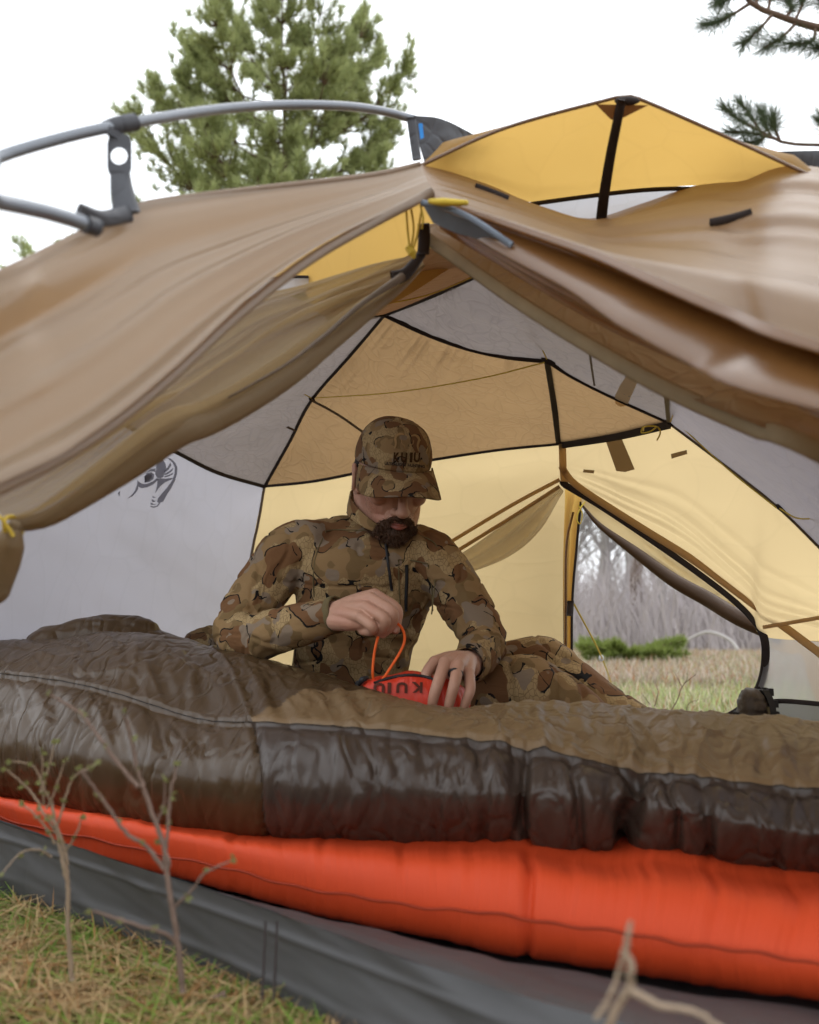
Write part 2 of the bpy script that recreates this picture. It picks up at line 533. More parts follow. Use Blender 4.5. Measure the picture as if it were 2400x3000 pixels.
M['fly_dark']   = fabric('fly_dark', (0.075, 0.038, 0.016), (0.12, 0.05, 0.012), 0.2, gloss=0.2, crinkle=0.1)
M['fly_tan']    = fabric('fly_tan', (0.34, 0.255, 0.175), (0.42, 0.225, 0.085), 0.40, gloss=0.5, rough=0.30, crinkle=0.06, cscale=5)
M['fly_roof']   = fabric('fly_roof', (0.25, 0.160, 0.088), (0.42, 0.205, 0.06), 0.40, gloss=0.32, rough=0.36, crinkle=0.05, cscale=5)
M['patch']      = fabric('patch', (0.16, 0.115, 0.07), (0.24, 0.165, 0.09), 0.5, crinkle=0.05)
M['fly_orange'] = fabric('fly_orange', (0.15, 0.068, 0.020), (0.34, 0.13, 0.02), 0.16, gloss=0.6, rough=0.25, crinkle=0.10, cscale=5)
M['fly_gold']   = fabric('fly_gold', (0.48, 0.32, 0.11), (0.62, 0.385, 0.105), 0.65, crinkle=0.12, cscale=6)
M['vent_white'] = fabric('vent_white', (0.6, 0.6, 0.63), (0.62, 0.62, 0.66), 0.5, crinkle=0.2)
M['sleeve_grey'] = fabric('sleeve_grey', (0.085, 0.088, 0.10), (0.05, 0.05, 0.055), 0.2, gloss=0.2, crinkle=0.3)
M['floor_grey'] = shell_cloth('floor_grey', (0.066, 0.065, 0.066), 0.52, 0.2, 0.36, 7)
M['edge_tan']   = fabric('edge_tan', (0.34, 0.26, 0.17), (0.66, 0.50, 0.30), 0.7, crinkle=0.05)
M['tape']       = plain('tape', (0.030, 0.022, 0.020), 0.7, 0.2)
M['tape_grey']  = plain('tape_grey', (0.15, 0.115, 0.085), 0.7, 0.2)
M['tape_tan']   = plain('tape_tan', (0.24, 0.18, 0.10), 0.65, 0.25)
M['zip_grey']   = plain('zip_grey', (0.14, 0.165, 0.20), 0.5, 0.3)
M['cord_gold']  = plain('cord_gold', (0.56, 0.40, 0.04), 0.6, 0.3)
M['blue']       = plain('blue', (0.03, 0.24, 0.65), 0.6, 0.3)
M['pole']       = plain('pole', (0.21, 0.225, 0.25), 0.38, 0.6, var=0.1, bump=0.03, Metallic=0.35)
M['logo_grey']  = fabric('logo_grey', (0.20, 0.20, 0.22), (0.34, 0.34, 0.38), 0.7, crinkle=0.03)
# gear
M['bag_brown']  = shell_cloth('bag_brown', (0.062, 0.036, 0.016), 0.31, 0.55, 0.38)
M['bag_dark']   = shell_cloth('bag_dark', (0.050, 0.034, 0.025), 0.31, 0.6, 0.40)
M['bag_tan']    = shell_cloth('bag_tan', (0.168, 0.106, 0.051), 0.40, 0.65, 0.28)
M['stitch']     = plain('stitch', (0.02, 0.018, 0.018), 0.8, 0.1)
def pad_mat():
    t = NT('pad_orange'); c = t.coord()
    pv = t.attr('pv', (170, 0.8, 1))
    ribs = t.noise(pv, 1.0, 2, 0.5)
    h = t.math('ADD', t.math('MULTIPLY', ribs, 0.5), t.math('MULTIPLY', t.noise(c, 900, 1), 0.05))
    v = t.noise(c, 6, 3)
    col = t.mix(v, (0.53, 0.052, 0.013), (0.62, 0.068, 0.017))
    return t.done(t.principled(col, 0.55, t.bump(h, 0.8, 0.006), 0.22))
M['pad'] = pad_mat()
M['pad_seam'] = plain('pad_seam', (0.30, 0.035, 0.012), 0.7, 0.2)
M['sack'] = shell_cloth('sack', (0.60, 0.040, 0.014), 0.42, 0.25, 0.4, 40)
M['sack_print'] = plain('sack_print', (0.085, 0.022, 0.012), 0.7, 0.2)
M['cord_orange'] = plain('cord_orange', (0.85, 0.13, 0.02), 0.6, 0.3)
M['black'] = plain('black', (0.014, 0.014, 0.016), 0.55, 0.35)
M['boot'] = plain('boot', (0.055, 0.037, 0.022), 0.55, 0.3, var=0.45, scale=45, bump=0.4)
M['boot_sole'] = plain('boot_sole', (0.022, 0.019, 0.016), 0.7, 0.3)
M['camo'] = camo('camo')
M['camo_pants'] = camo('camo_pants', 0.85, 1.0)
M['camo_cap'] = camo('camo_cap', 1.25, 0.85)
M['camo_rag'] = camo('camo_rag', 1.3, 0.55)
M['cuff'] = plain('cuff', (0.13, 0.10, 0.05), 0.85, 0.15)
def skin_mat():
    t = NT('skin'); c = t.coord()
    blot = t.noise(c, 28, 4, 0.6)
    red = t.noise(c, 11, 2)
    col = t.mix(blot, (0.38, 0.20, 0.132), (0.53, 0.30, 0.21))
    col = t.mix(t.math('MULTIPLY', t.step(red, 0.5, 0.75), 0.30), col, (0.46, 0.13, 0.09))
    pores = t.noise(c, 420, 3, 0.6)
    cre = t.voro(c, 260, 'DISTANCE_TO_EDGE')
    nrm = t.bump(t.math('ADD', pores, t.math('MULTIPLY', t.step(cre, 0, 0.2), 0.5)), 0.16, 0.002)
    return t.done(t.principled(col, 0.48, nrm, 0.4, Sheen_Weight=0.05))
M['skin'] = skin_mat()
M['nail'] = plain('nail', (0.55, 0.30, 0.23), 0.3, 0.5, var=0.05, bump=0.0)
M['lip'] = plain('lip', (0.25, 0.075, 0.055), 0.4, 0.4)
M['beard'] = plain('beard', (0.070, 0.034, 0.017), 0.6, 0.3, var=0.5, scale=60)
M['hair'] = plain('hair', (0.012, 0.008, 0.006), 0.55, 0.3)
M['print_brown'] = plain('print_brown', (0.045, 0.022, 0.008), 0.85, 0.1)
M['print_gold'] = plain('print_gold', (0.30, 0.19, 0.085), 0.85, 0.1)
M['print_dark'] = plain('print_dark', (0.035, 0.03, 0.025), 0.85, 0.1)
# plants and ground
M['twig'] = plain('twig', (0.20, 0.14, 0.11), 0.8, 0.2, var=0.4, scale=60, bump=0.3)
M['twig_pale'] = plain('twig_pale', (0.33, 0.25, 0.175), 0.8, 0.2, var=0.3, scale=60)
def leaf_mat(name, a, b, tr=0.35, scale=3.0):
    t = NT(name); c = t.coord()
    oi = t.new('ShaderNodeNewGeometry').outputs['Random Per Island']
    col = t.mix(t.math('ADD', t.math('MULTIPLY', t.noise(c, scale, 2), 0.6), t.math('MULTIPLY', oi, 0.4)), a, b)
    p = t.principled(col, 0.6, None, 0.25)
    s = t.new('ShaderNodeBsdfTranslucent'); t.set(s.inputs[0], col)
    m = t.new('ShaderNodeMixShader'); m.inputs[0].default_value = tr
    t.l.new(p, m.inputs[1]); t.l.new(s.outputs[0], m.inputs[2])
    return t.done(m.outputs[0])
M['bud'] = leaf_mat('bud', (0.17, 0.19, 0.06), (0.27, 0.27, 0.11))
M['needle'] = leaf_mat('needle', (0.22, 0.27, 0.10), (0.54, 0.57, 0.27), 0.48, 1.2)
M['needle_dark'] = leaf_mat('needle_dark', (0.055, 0.085, 0.045), (0.13, 0.16, 0.075), 0.3, 3)
M['juniper'] = leaf_mat('juniper', (0.14, 0.19, 0.04), (0.28, 0.33, 0.09), 0.4)
M['bark'] = plain('bark', (0.13, 0.085, 0.06), 0.9, 0.1, var=0.45, scale=9, bump=0.6)
M['bark_hazed'] = plain('bark_hazed', (0.36, 0.335, 0.335), 0.9, 0.1, var=0.35, scale=5, bump=0.5)  # grey bark lightened: distance haze and sky glare are put into the colour
M['bark_pale'] = plain('bark_pale', (0.42, 0.39, 0.37), 0.85, 0.1, var=0.25, scale=6)
M['brush'] = plain('brush', (0.46, 0.41, 0.41), 0.9, 0.1, var=0.3, scale=2)  # haze over the far wood is put into this pale colour
def grass_mat(name, dry, green, gpos=0.5, scale=1.5):
    t = NT(name); c = t.coord()
    oi = t.new('ShaderNodeNewGeometry').outputs['Random Per Island']
    patch = t.noise(c, scale, 2)
    f = t.step(t.math('ADD', t.math('MULTIPLY', patch, 0.75), t.math('MULTIPLY', oi, 0.5)), gpos, gpos + 0.06)
    d = t.mix(t.math('FRACT', t.math('MULTIPLY', oi, 7.3)), tuple(x * 0.55 for x in dry), dry)
    d = t.mix(t.math('MULTIPLY', t.step(t.math('FRACT', t.math('MULTIPLY', oi, 13.7)), 0.7, 0.75), 0.8), d, (0.36, 0.17, 0.055))
    g = t.mix(t.math('FRACT', t.math('MULTIPLY', oi, 5.1)), tuple(x * 0.5 for x in green), green)
    col = t.mix(f, d, g)
    p = t.principled(col, 0.7, None, 0.2)
    s = t.new('ShaderNodeBsdfTranslucent'); t.set(s.inputs[0], col)
    m = t.new('ShaderNodeMixShader'); m.inputs[0].default_value = 0.3
    t.l.new(p, m.inputs[1]); t.l.new(s.outputs[0], m.inputs[2])
    return t.done(m.outputs[0])
M['grass_near'] = grass_mat('grass_near', (0.66, 0.47, 0.24), (0.24, 0.38, 0.06), 0.66, 9)
M['grass_far'] = grass_mat('grass_far', (0.66, 0.56, 0.42), (0.46, 0.52, 0.22), 0.60, 0.8)
M['grass_red'] = grass_mat('grass_red', (0.60, 0.49, 0.40), (0.46, 0.45, 0.26), 0.75, 0.5)
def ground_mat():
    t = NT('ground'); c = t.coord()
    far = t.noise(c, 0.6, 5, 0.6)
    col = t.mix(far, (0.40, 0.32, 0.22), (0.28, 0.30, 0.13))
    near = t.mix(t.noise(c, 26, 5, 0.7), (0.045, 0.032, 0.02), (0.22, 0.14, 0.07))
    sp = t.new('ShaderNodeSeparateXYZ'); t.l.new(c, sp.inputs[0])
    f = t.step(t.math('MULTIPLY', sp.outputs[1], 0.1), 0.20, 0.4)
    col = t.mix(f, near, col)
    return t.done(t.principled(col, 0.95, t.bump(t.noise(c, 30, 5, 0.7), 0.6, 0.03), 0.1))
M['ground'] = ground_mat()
# ------------------------------------------------------------------ the setting
def ground_h(x, y):
    return 0.02 * math.sin(0.7 * x + 0.4 * y) * min(1, max(0, (y - 4) / 6))
def make_ground():
    xs = np.r_[-900, -300, -100, -40, np.linspace(-16, 16, 65), 40, 100, 300, 900]
    ys = np.r_[-200, -50, -10, np.linspace(-2, 40, 85), 60, 100, 300, 1200]
    g = np.zeros((len(xs), len(ys), 3))
    for i, x in enumerate(xs):
        for j, y in enumerate(ys):
            g[i, j] = (x, y, ground_h(x, y))
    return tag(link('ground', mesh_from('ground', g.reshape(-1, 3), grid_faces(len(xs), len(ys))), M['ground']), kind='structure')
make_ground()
# ------------------------------------------------------------------ inner tent
tent = thing('inner_tent', (0.0, 1.8, 0.0), 'grey and tan inner tent with black seams, its near door tied open round the man', 'tent')
TC = np.array([0.05, 1.55, 0.55])                    # middle of the tent, for seam tapes that lie flat on the cloth
def tape(name, pts, w, mat, parent, n=30, thick=0.22, lift=0.004, w2=None):
    c = crs(pts, n)
    d = np.array(tuple(CAMP)) - c
    c = c + d / np.linalg.norm(d, axis=1, keepdims=True) * lift
    V, F = tube_geo(c, w if w2 is None else [w, w2], seg=8, flat=thick, flat_dir=lambda p: np.array(tuple(CAMP)) - p)
    return link(name, mesh_from(name, V, F), mat, parent)

A_, B_, C_, D_ = P(1125, 922, 1.95), P(1605, 1058, 1.75), P(912, 1172, 2.35), P(775, 1425, 2.70)
E_, F_, G_ = P(1638, 1300, 2.17), P(1962, 1238, 1.80), P(1655, 1420, 2.22)
sACD = [A_, P(1030, 1035, 2.14), C_, P(850, 1290, 2.54), D_]
sAB = [A_, P(1240, 975, 1.88), P(1360, 1018, 1.82), P(1480, 1045, 1.78), B_]
sBF = [B_, P(1680, 1105, 1.77), P(1800, 1165, 1.79), F_]
sBE = [B_, P(1622, 1170, 1.96), E_]
sEF = [E_, P(1800, 1275, 2.0), F_]
sDE = [D_, P(920, 1410, 2.58), P(1100, 1375, 2.48), P(1280, 1345, 2.38), P(1460, 1318, 2.28), E_]
sFR = [F_, P(2130, 1365, 1.72), P(2285, 1488, 1.66), P(2420, 1620, 1.63), P(2600, 1800, 1.6)]
sDL = [D_, P(640, 1385, 2.55), P(525, 1328, 2.42), P(265, 1190, 2.15), P(-100, 1000, 1.85)]
sT = [A_, P(1260, 868, 1.7), P(1410, 800, 1.48)]
sTop = sT + [P(1700, 900, 1.35), P(1950, 1050, 1.3)]

def crumple(a, su=7, sv=7, seed=1):
    return lambda u, v, g: a * (fbm(g, su, 3, seed) + 0.7 * np.abs(fbm(g, sv * 1.7, 2, seed + 5)))
def pucker(a, k, seed, side=1.0, base=0.004):
    """gathers that run away from one sewn edge"""
    def f(u, v, g):
        vv = v if side > 0 else 1 - v
        return a * np.exp(-(1 - vv) * 5) * noise(np.stack([u * k, vv * 2, 0 * u], -1), 1, seed) + base * fbm(g, 6, 3, seed)
    return f

sheet('roof_panel', M['roof_tan'], tent, sDE, sAB, list(reversed(sACD)), list(reversed(sBE)), 90, 70, pucker(0.012, 38, 3, 1, 0.006))
sheet('roof_panel', M['roof_tan'], tent, sEF, sBF, list(reversed(sBE)), [F_, F_ + Vector((0, 0, 1e-4))], 40, 30, pucker(0.010, 16, 4, 1, 0.004))
sheet('roof_panel', M['roof_grey'], tent, sDL, [A_, P(1040, 928, 1.88), P(800, 850, 1.65), P(400, 700, 1.45)],
      list(reversed(sACD)), [sDL[-1], P(400, 700, 1.45)], 80, 60, crumple(0.006, 7, 12, 6))
sheet('roof_panel', M['roof_grey'], tent, sAB + sBF[1:], sTop, [A_, A_ + Vector((0, 0, 1e-4))], [F_, P(1955, 1150, 1.5), sTop[-1]], 100, 50, crumple(0.006, 8, 14, 7))
sheet('roof_panel', M['roof_pale'], tent, sFR, [sTop[-1], P(2200, 1150, 1.2), P(2600, 1330, 1.1)], [F_, P(1955, 1150, 1.5), sTop[-1]],
      [sFR[-1], P(2600, 1330, 1.1)], 60, 40, crumple(0.004, 5, 10, 8))
sheet('roof_panel', M['roof_brown'], tent, [P(960, 930, 1.90), P(1040, 928, 1.88), A_, P(1260, 868, 1.7), P(1420, 795, 1.46)],
      [P(900, 900, 1.5), P(1150, 770, 1.3), P(1255, 728, 1.24), P(1330, 735, 1.26), P(1440, 770, 1.3)], None, None, 50, 24, crumple(0.004, 5, 9, 9))

sheet('end_wall', M['wall_white'], tent, [Vector((1.15, 1.80, .022)), Vector((1.42, 1.45, .022)), Vector((1.25, 1.0, .022))], [P(2600, 1900, 1.85), sFR[-1], P(2600, 1330, 1.1)], None, None, 20, 12)
# left end wall
D_foot = P(680, 2213, 2.86)
wall_left = sheet('end_wall', M['wall_white'], tent, [D_foot, P(250, 2300, 2.4), P(-120, 2397, 1.9)], sDL, [D_foot, P(735, 1640, 2.79), D_], None, 80, 60,
      lambda u, v, g: 0.010 * fbm(np.stack([g[..., 0] * 3 + g[..., 2] * 3, g[..., 1] * 1.5, g[..., 2] * 1.2], -1), 1.2, 3, 5))
# far side wall behind the man, and the far door
sheet('side_wall', M['wall_gold'], tent, [D_foot, P(1150, 2255, 2.55), P(1655, 2305, 2.3)], sDE, [D_foot, P(735, 1640, 2.79), D_],
      [P(1655, 2305, 2.3), P(1650, 1700, 2.27), G_, E_], 90, 60, lambda u, v, g: 0.006 * fbm(g, 4, 3, 11))
sZip = [G_, P(1760, 1482, 2.17), P(1900, 1575, 2.10), P(2030, 1665, 2.03), P(2140, 1748, 1.97), P(2205, 1810, 1.94), P(2238, 1865, 1.92)]
def gold_folds(u, v, g):
    f = 0
    for k, (c, w, a) in enumerate(((0.16, 0.018, 1), (0.23, 0.02, .8), (0.33, 0.022, 1), (0.42, 0.03, .8), (0.55, 0.03, .5))):
        f = f + a * np.exp(-((v - c - 0.05 * np.sin(u * 3 + k)) / w) ** 2)
    return 0.007 * f * np.clip(u * 4, 0, 1) + 0.004 * fbm(g, 5, 3, 3)
wall_right = sheet('side_wall', M['wall_gold'], tent, sZip + [P(2420, 1880, 1.87), P(2600, 1900, 1.85)], sEF + sFR[1:], [G_, P(1647, 1365, 2.2), E_],
      [P(2600, 1900, 1.85), P(2600, 1850, 1.7), sFR[-1]], 110, 60, gold_folds)
sheet('mesh_wall', M['wall_mesh'], tent, [P(2080, 2350, 2.0), P(2300, 2370, 1.93), P(2600, 2420, 1.8)], [P(2238, 1865, 1.92), P(2420, 1882, 1.87), P(2600, 1902, 1.85)],
      [P(2080, 2350, 2.0), P(2140, 2105, 1.98), P(2205, 2045, 1.95), P(2236, 1960, 1.93), P(2238, 1865, 1.92)], None, 30, 40)
sheet('mesh_strip', M['mesh_dark'], tent, [P(2190, 2365, 1.94), P(2300, 2380, 1.9), P(2600, 2430, 1.77)], [P(2205, 2058, 1.93), P(2290, 2056, 1.90), P(2600, 2085, 1.8)], None, None, 30, 10)
tape('hem_tape', [P(2250, 2056, 1.90), P(2330, 2056, 1.87), P(2600, 2084, 1.78)], 0.005, M['tape'], tent)
# tapes over the seams
for pts, w in ((sACD, 0.0052), (sAB, 0.0052), (sBF, 0.0045), (sBE, 0.0075), (sDE, 0.0042), ([A_, P(1080, 924, 1.92), P(1040, 928, 1.88)], 0.004), (sT, 0.0055)):
    tape('seam_tape', pts, w, M['tape'], tent, 40)
tape('seam_tape', sEF, 0.013, M['tape'], tent, 30, 0.15)
tape('seam_tape', [D_] + sDL[1:], 0.0065, M['tape'], tent, 40)
tape('seam_tape', sFR, 0.0042, M['patch'], tent, 40)
tape('seam_tape', [sTop[-1], P(1955, 1150, 1.5), F_], 0.006, M['patch'], tent, 20)
tape('seam_tape', [D_, P(757, 1530, 2.75), P(735, 1640, 2.79), P(706, 1900, 2.84), D_foot], 0.0042, M['tape_grey'], tent, 20)
tape('seam_tape', [P(725, 845 + 340, 2.5), P(790, 1225, 2.5), P(865, 1262, 2.48)], 0.0032, M['patch'], tent, 14, 0.3, 0.03)
tape('seam_tape', [C_, P(990, 1215, 2.30), P(1062, 1265, 2.28)], 0.0032, M['patch'], tent, 14, 0.3, 0.07)
tape('seam_tape', [P(1720, 965, 1.42), P(1730, 1050, 1.57), P(1742, 1130, 1.76)], 0.002, M['roof_grey'], tent, 14, 0.3, 0.02)
tape('seam_tape', [P(2236, 1838, 1.92), P(2330, 1822, 1.86), P(2600, 1775, 1.75)], 0.004, M['edge_tan'], tent, 14, 0.3, 0.05)
tape('door_zip', sZip + [P(2243, 1930, 1.93), P(2232, 1995, 1.945), P(2205, 2045, 1.95), P(2150, 2092, 1.97), P(2060, 2130, 2.0)], 0.0085, M['tape'], tent, 70, 0.25, 0.006)
tape('door_edge_and_shade', [P(1645, 1365, 2.21), P(1690, 1422, 2.2), P(1870, 1540, 2.1), P(2030, 1640, 2.02), P(2200, 1765, 1.93), P(2330, 1860, 1.88), P(2450, 1950, 1.85)], 0.0085, M['edge_tan'], tent, 40, 0.12, 0.02)  # tan-brown ribbon put in as the shadow stripe beside the zip
tape('door_edge_and_shade', [P(1648, 1300, 2.16), P(1650, 1370, 2.19), G_], 0.009, M['edge_tan'], tent, 14, 0.15, 0.006)
# knotted loops where the seams meet
for q, s_ in ((A_, .011), (B_, .016), (F_, .013), (G_, .016), (P(915, 1172, 2.34), .01), (P(2285, 1488, 1.65), .012)):
    m = MB(); m.ell(q - ray(1200, 1500) * 0.008, (s_, s_ * .4, s_ * .55), Euler((0, 0.5, 0)))
    m.build('corner_tab', M['tape'], tent)
# loops, gear patches
m = MB(); m.tube(crs(PL((1885, 1262, 1.84), (1890, 1250, 1.8), (1925, 1250, 1.78), (1935, 1268, 1.79), (1925, 1290, 1.8)), 20), 0.0016)
m.tube(crs(PL((1925, 1250, 1.78), (1905, 1264, 1.78), (1880, 1268, 1.8), (1884, 1250, 1.8)), 20), 0.0016); m.build('loop_cord', M['cord_gold'], tent)
for pts in (((1540, 870, 1.5), (1580, 1000, 1.66), (1602, 1052, 1.72)), ((925, 1166, 2.28), (1150, 1150, 2.05), (1400, 1110, 1.85), (1595, 1062, 1.72)),
            ((1975, 1230, 1.74), (2130, 1372, 1.68), (2275, 1488, 1.62)), ((2285, 1490, 1.62), (2350, 1520, 1.55), (2500, 1500, 1.45)),
            ((1970, 1090, 1.38), (1985, 1170, 1.55), (1965, 1235, 1.74)), ((800, 1107, 2.3), (912, 1166, 2.3)), ((1040, 905, 1.7), (1240, 868, 1.62), (1400, 805, 1.44))):
    m = MB(); m.tube(crs(PL(*pts), 24), 0.0014, seg=6); m.build('cord', M['cord_gold'], tent)
bv = bvh_of(wall_right)
for poly in ([(1710, 1375), (1742, 1378), (1740, 1387), (1708, 1384)], [(1966, 1330), (2012, 1318), (2014, 1330), (1968, 1344)],
             [(1775, 1292), (1820, 1280), (1860, 1375), (1832, 1383), (1806, 1380)]):
    decal('gear_patch', [poly], bv, M['patch'], tent, 0.006)
bv = bvh_of(*[o for o in tent.children if o.name.startswith('roof_panel')])
decal('roof_patch', [[(1862, 1072), (1880, 1075), (1884, 1090), (1868, 1120), (1850, 1160), (1838, 1188), (1818, 1192), (1803, 1182), (1802, 1160), (1816, 1130), (1838, 1098)]], bv, M['edge_tan'], tent, 0.006)  # flat patch laid onto the roof cloth
# printed ram emblem on the end wall
bv = bvh_of(wall_left)
em = [
 [(470, 1342), (478, 1347), (484, 1356), (487, 1368), (484, 1382), (478, 1398), (470, 1402), (461, 1400), (455, 1390), (457, 1375), (458, 1360), (462, 1350)],
 [(455, 1372), (440, 1375), (425, 1388), (437, 1382), (450, 1381), (456, 1384)],
 [(423, 1396), (430, 1386), (443, 1383), (452, 1390), (450, 1403), (438, 1412), (424, 1414), (436, 1408), (444, 1400), (444, 1392), (436, 1388)],
 [(402, 1406), (408, 1412), (418, 1418), (432, 1417), (448, 1410), (460, 1400), (466, 1404), (448, 1420), (430, 1428), (414, 1430), (402, 1424)],
 [(402, 1420), (396, 1436), (386, 1450), (372, 1461), (388, 1454), (400, 1442), (406, 1430)],
 [(462, 1402), (480, 1402), (508, 1400), (500, 1406), (484, 1413), (470, 1424), (460, 1438), (454, 1446), (460, 1425)],
 [(488, 1340), (502, 1344), (514, 1356), (520, 1370), (519, 1388), (512, 1410), (502, 1430), (490, 1448), (478, 1470), (466, 1474), (460, 1470), (463, 1460), (474, 1446), (490, 1428), (504, 1408), (511, 1388), (512, 1370), (506, 1356), (496, 1347)],
 [(481, 1378), (492, 1368), (500, 1354), (502, 1364), (494, 1376), (482, 1386)],
 [(482, 1388), (496, 1380), (508, 1370), (506, 1378), (494, 1388), (482, 1393)],
 [(482, 1395), (496, 1390), (508, 1384), (506, 1390), (494, 1396), (482, 1399)],
 [(448, 1452), (452, 1456), (458, 1458), (450, 1459), (446, 1458)],
 [(445, 1462), (452, 1467), (460, 1467), (450, 1471), (444, 1469)],
 [(442, 1472), (450, 1477), (460, 1476), (450, 1480), (441, 1478)],
 [(440, 1481), (450, 1484), (460, 1481), (467, 1472), (470, 1474), (462, 1484), (450, 1488), (441, 1485)],
 [(346, 1444), (348, 1450), (352, 1438), (351, 1450), (348, 1455)],
]
for k, poly in enumerate(em):
    decal('emblem_print', [poly], bv, M['logo_grey'], tent, 0.004)
# gathered half of the far inner door, behind the man's shoulder
sheet('door_flap', M['drape'], tent, PL((1652, 1440, 2.19), (1580, 1560, 2.22), (1480, 1640, 2.26), (1330, 1700, 2.3)), PL((1640, 1425, 2.19), (1500, 1520, 2.25), (1400, 1590, 2.29), (1290, 1655, 2.32)),
      None, None, 40, 24, lambda u, v, g: 0.012 * np.sin(v * 14 + 2 * u) * np.clip(u * 3, 0, 1) + 0.008 * n2(u, v, 2, 9, 4), False)
for pts in (((1640, 1405, 2.2), (1500, 1480, 2.26), (1300, 1600, 2.34)), ((1640, 1425, 2.19), (1500, 1515, 2.25), (1330, 1620, 2.3))):
    tape('flap_edge', PL(*pts), 0.0048, M['edge_tan'], tent, 24, 0.15, 0.01)

# bathtub floor: sill at the near door and floor inside
gl = [G(-500, 2440, 0.003), G(0, 2640, 0.003), G(400, 2790, 0.003), G(850, 2998, 0.003), G(1300, 3260, 0.003), G(1900, 3650, 0.003), G(2500, 4000, 0.003)]
rim = [P(-500, 2225, 1.78), P(0, 2408, 1.43), P(400, 2538, 1.20), P(800, 2672, 1.03), P(1200, 2812, 0.90), P(1700, 2968, 0.79), P(2350, 3120, 0.70)]
inn = [P(-500, 2300, 2.0), P(0, 2475, 1.62), P(400, 2575, 1.40), P(800, 2665, 1.25), P(1200, 2752, 1.12), P(1700, 2850, 1.02), P(2500, 2975, 0.92)]
def sill_w(u, v, g):
    ln = np.stack([u * 9 + v * 2, v * 1.2, 0 * u], -1)
    return 0.004 * fbm(ln, 1.3, 3, 2) + 0.002 * np.exp(-((v - 0.33) / 0.05) ** 2) * (1 + n2(u, v, 12, 1, 3)) + 0.003 * np.exp(-((v - 0.80) / 0.03) ** 2)
sheet('sill', M['floor_grey'], tent, gl, rim, None, None, 160, 40, sill_w, False)
sheet('floor_edge', M['floor_grey'], tent, rim, inn, None, None, 160, 16, lambda u, v, g: 0.004 * fbm(np.stack([u * 9, v * 2, 0 * u], -1), 1.5, 3, 8) * np.clip(v * 6, 0, 1), False)
def floor_part():
    z = 0.022
    L = [Vector((v[0], v[1], z)) for v in inn]
    R = [L[0] + Vector((1.1, 1.5, 0)), P(680, 2213, 2.86), P(1655, 2305, 2.3), Vector((1.45, 1.5, z)), Vector((1.6, 1.2, z))]
    for r in R: r.z = z
    return sheet('floor', M['floor_grey'], tent, L, R, None, None, 50, 20, lambda u, v, g: 0.003 * fbm(g, 5, 2, 1), True)
floor_part()
for dx in (0, 34):
    tape('sill_stitch', [P(778 + dx, 2700, 0.99), P(774 + dx, 2800, 0.965), P(768 + dx, 2930, 0.935)], 0.0014, M['tape'], tent, 12, 0.5, 0.006)

# near door: left half gathered and tied, right half's bound edge
dlow = PL((1240, 775, 1.2), (1180, 835, 1.18), (1090, 905, 1.15), (960, 1005, 1.11), (840, 1100, 1.08), (700, 1188, 1.05), (600, 1240, 1.03), (510, 1276, 1.0), (345, 1390, .98), (200, 1484, .96), (120, 1528, .95), (40, 1545, .94))
dup_ = PL((1236, 742, 1.2), (1100, 775, 1.2), (900, 834, 1.18), (720, 888, 1.16), (600, 960, 1.14), (400, 1090, 1.08), (180, 1240, 1.02), (-80, 1400, .97))
def drape_f(u, v, g):
    fan = np.clip(u * 5, 0, 1) * np.clip((1 - u) * 2.5 + 0.25, 0, 1)
    return fan * (0.016 * n2(u, v, 2.2, 13, 4) + 0.009 * n2(u, v, 4, 26, 5) + 0.022 * np.exp(-((v - 0.10) / 0.07) ** 2) - 0.012 * np.exp(-((v - 0.24) / 0.05) ** 2))
sheet('door_flap', M['drape'], tent, dlow, dup_, None, [dlow[-1], P(-20, 1480, .96), dup_[-1]], 130, 70, drape_f, False)
m = MB(); m.tube(crs([q + Vector((0, 0.012, 0.004)) for q in dlow], 60), [0.003, 0.007, 0.011, 0.014, 0.016, 0.017, 0.016, 0.012, 0.008], seg=14); m.build('rolled_flap', M['drape_roll'], tent)
m = MB(); m.tube(crs(PL((1180, 810, 1.155), (1060, 890, 1.12), (960, 975, 1.085), (850, 1060, 1.05), (750, 1120, 1.04), (640, 1180, 1.04)), 40), [.006, .0035, .003, .0022, .0018, .001], seg=8)
m.build('flap_binding', M['tape_grey'], tent)
m = MB(); m.chain(PL((42, 1545, .94), (25, 1590, .94), (5, 1640, .945), (-25, 1720, .95)), [0.008, 0.017, 0.02, 0.02]); m.build('flap_tail', M['drape_roll'], tent)
m = MB(); a = np.linspace(0, 2 * math.pi, 20, endpoint=False); q = P(38, 1546, .94)
m.tube([q + Vector((0.004 * math.cos(t) - 0.002 * math.sin(t), 0.013 * math.cos(t), 0.012 * math.sin(t))) for t in a], 0.0022, closed=True)
m.tube(crs(PL((40, 1572, .925), (20, 1540, .925), (0, 1515, .925), (-25, 1500, .93)), 16), 0.002); m.build('tie_cord', M['cord_gold'], tent)
tape('door_binding', PL((1240, 690, 1.19), (1320, 745, 1.17), (1550, 905, 1.1), (1900, 1112, 1.0), (2200, 1250, .92), (2500, 1375, .85)) + [Vector((.95, .85, .28)), Vector((1.25, .95, .05))], 0.0085, M['tape_tan'], tent, 60, 0.3, 0, 0.013)
sheet('door_header', M['roof_tan'], tent, PL((1240, 692, 1.2), (1320, 747, 1.18), (1550, 907, 1.11), (1900, 1114, 1.01), (2500, 1377, .86)) + [Vector((.95, .86, .28)), Vector((1.25, .96, .05))], PL((1236, 660, 1.22), (1340, 660, 1.22), (1560, 780, 1.15), (1900, 930, 1.05), (2500, 1140, .94)) + [Vector((.98, 1.0, .42)), Vector((1.3, 1.1, .05))], None, None, 60, 14, lambda u, v, g: 0.004 * n2(u, v, 3, 6, 4))
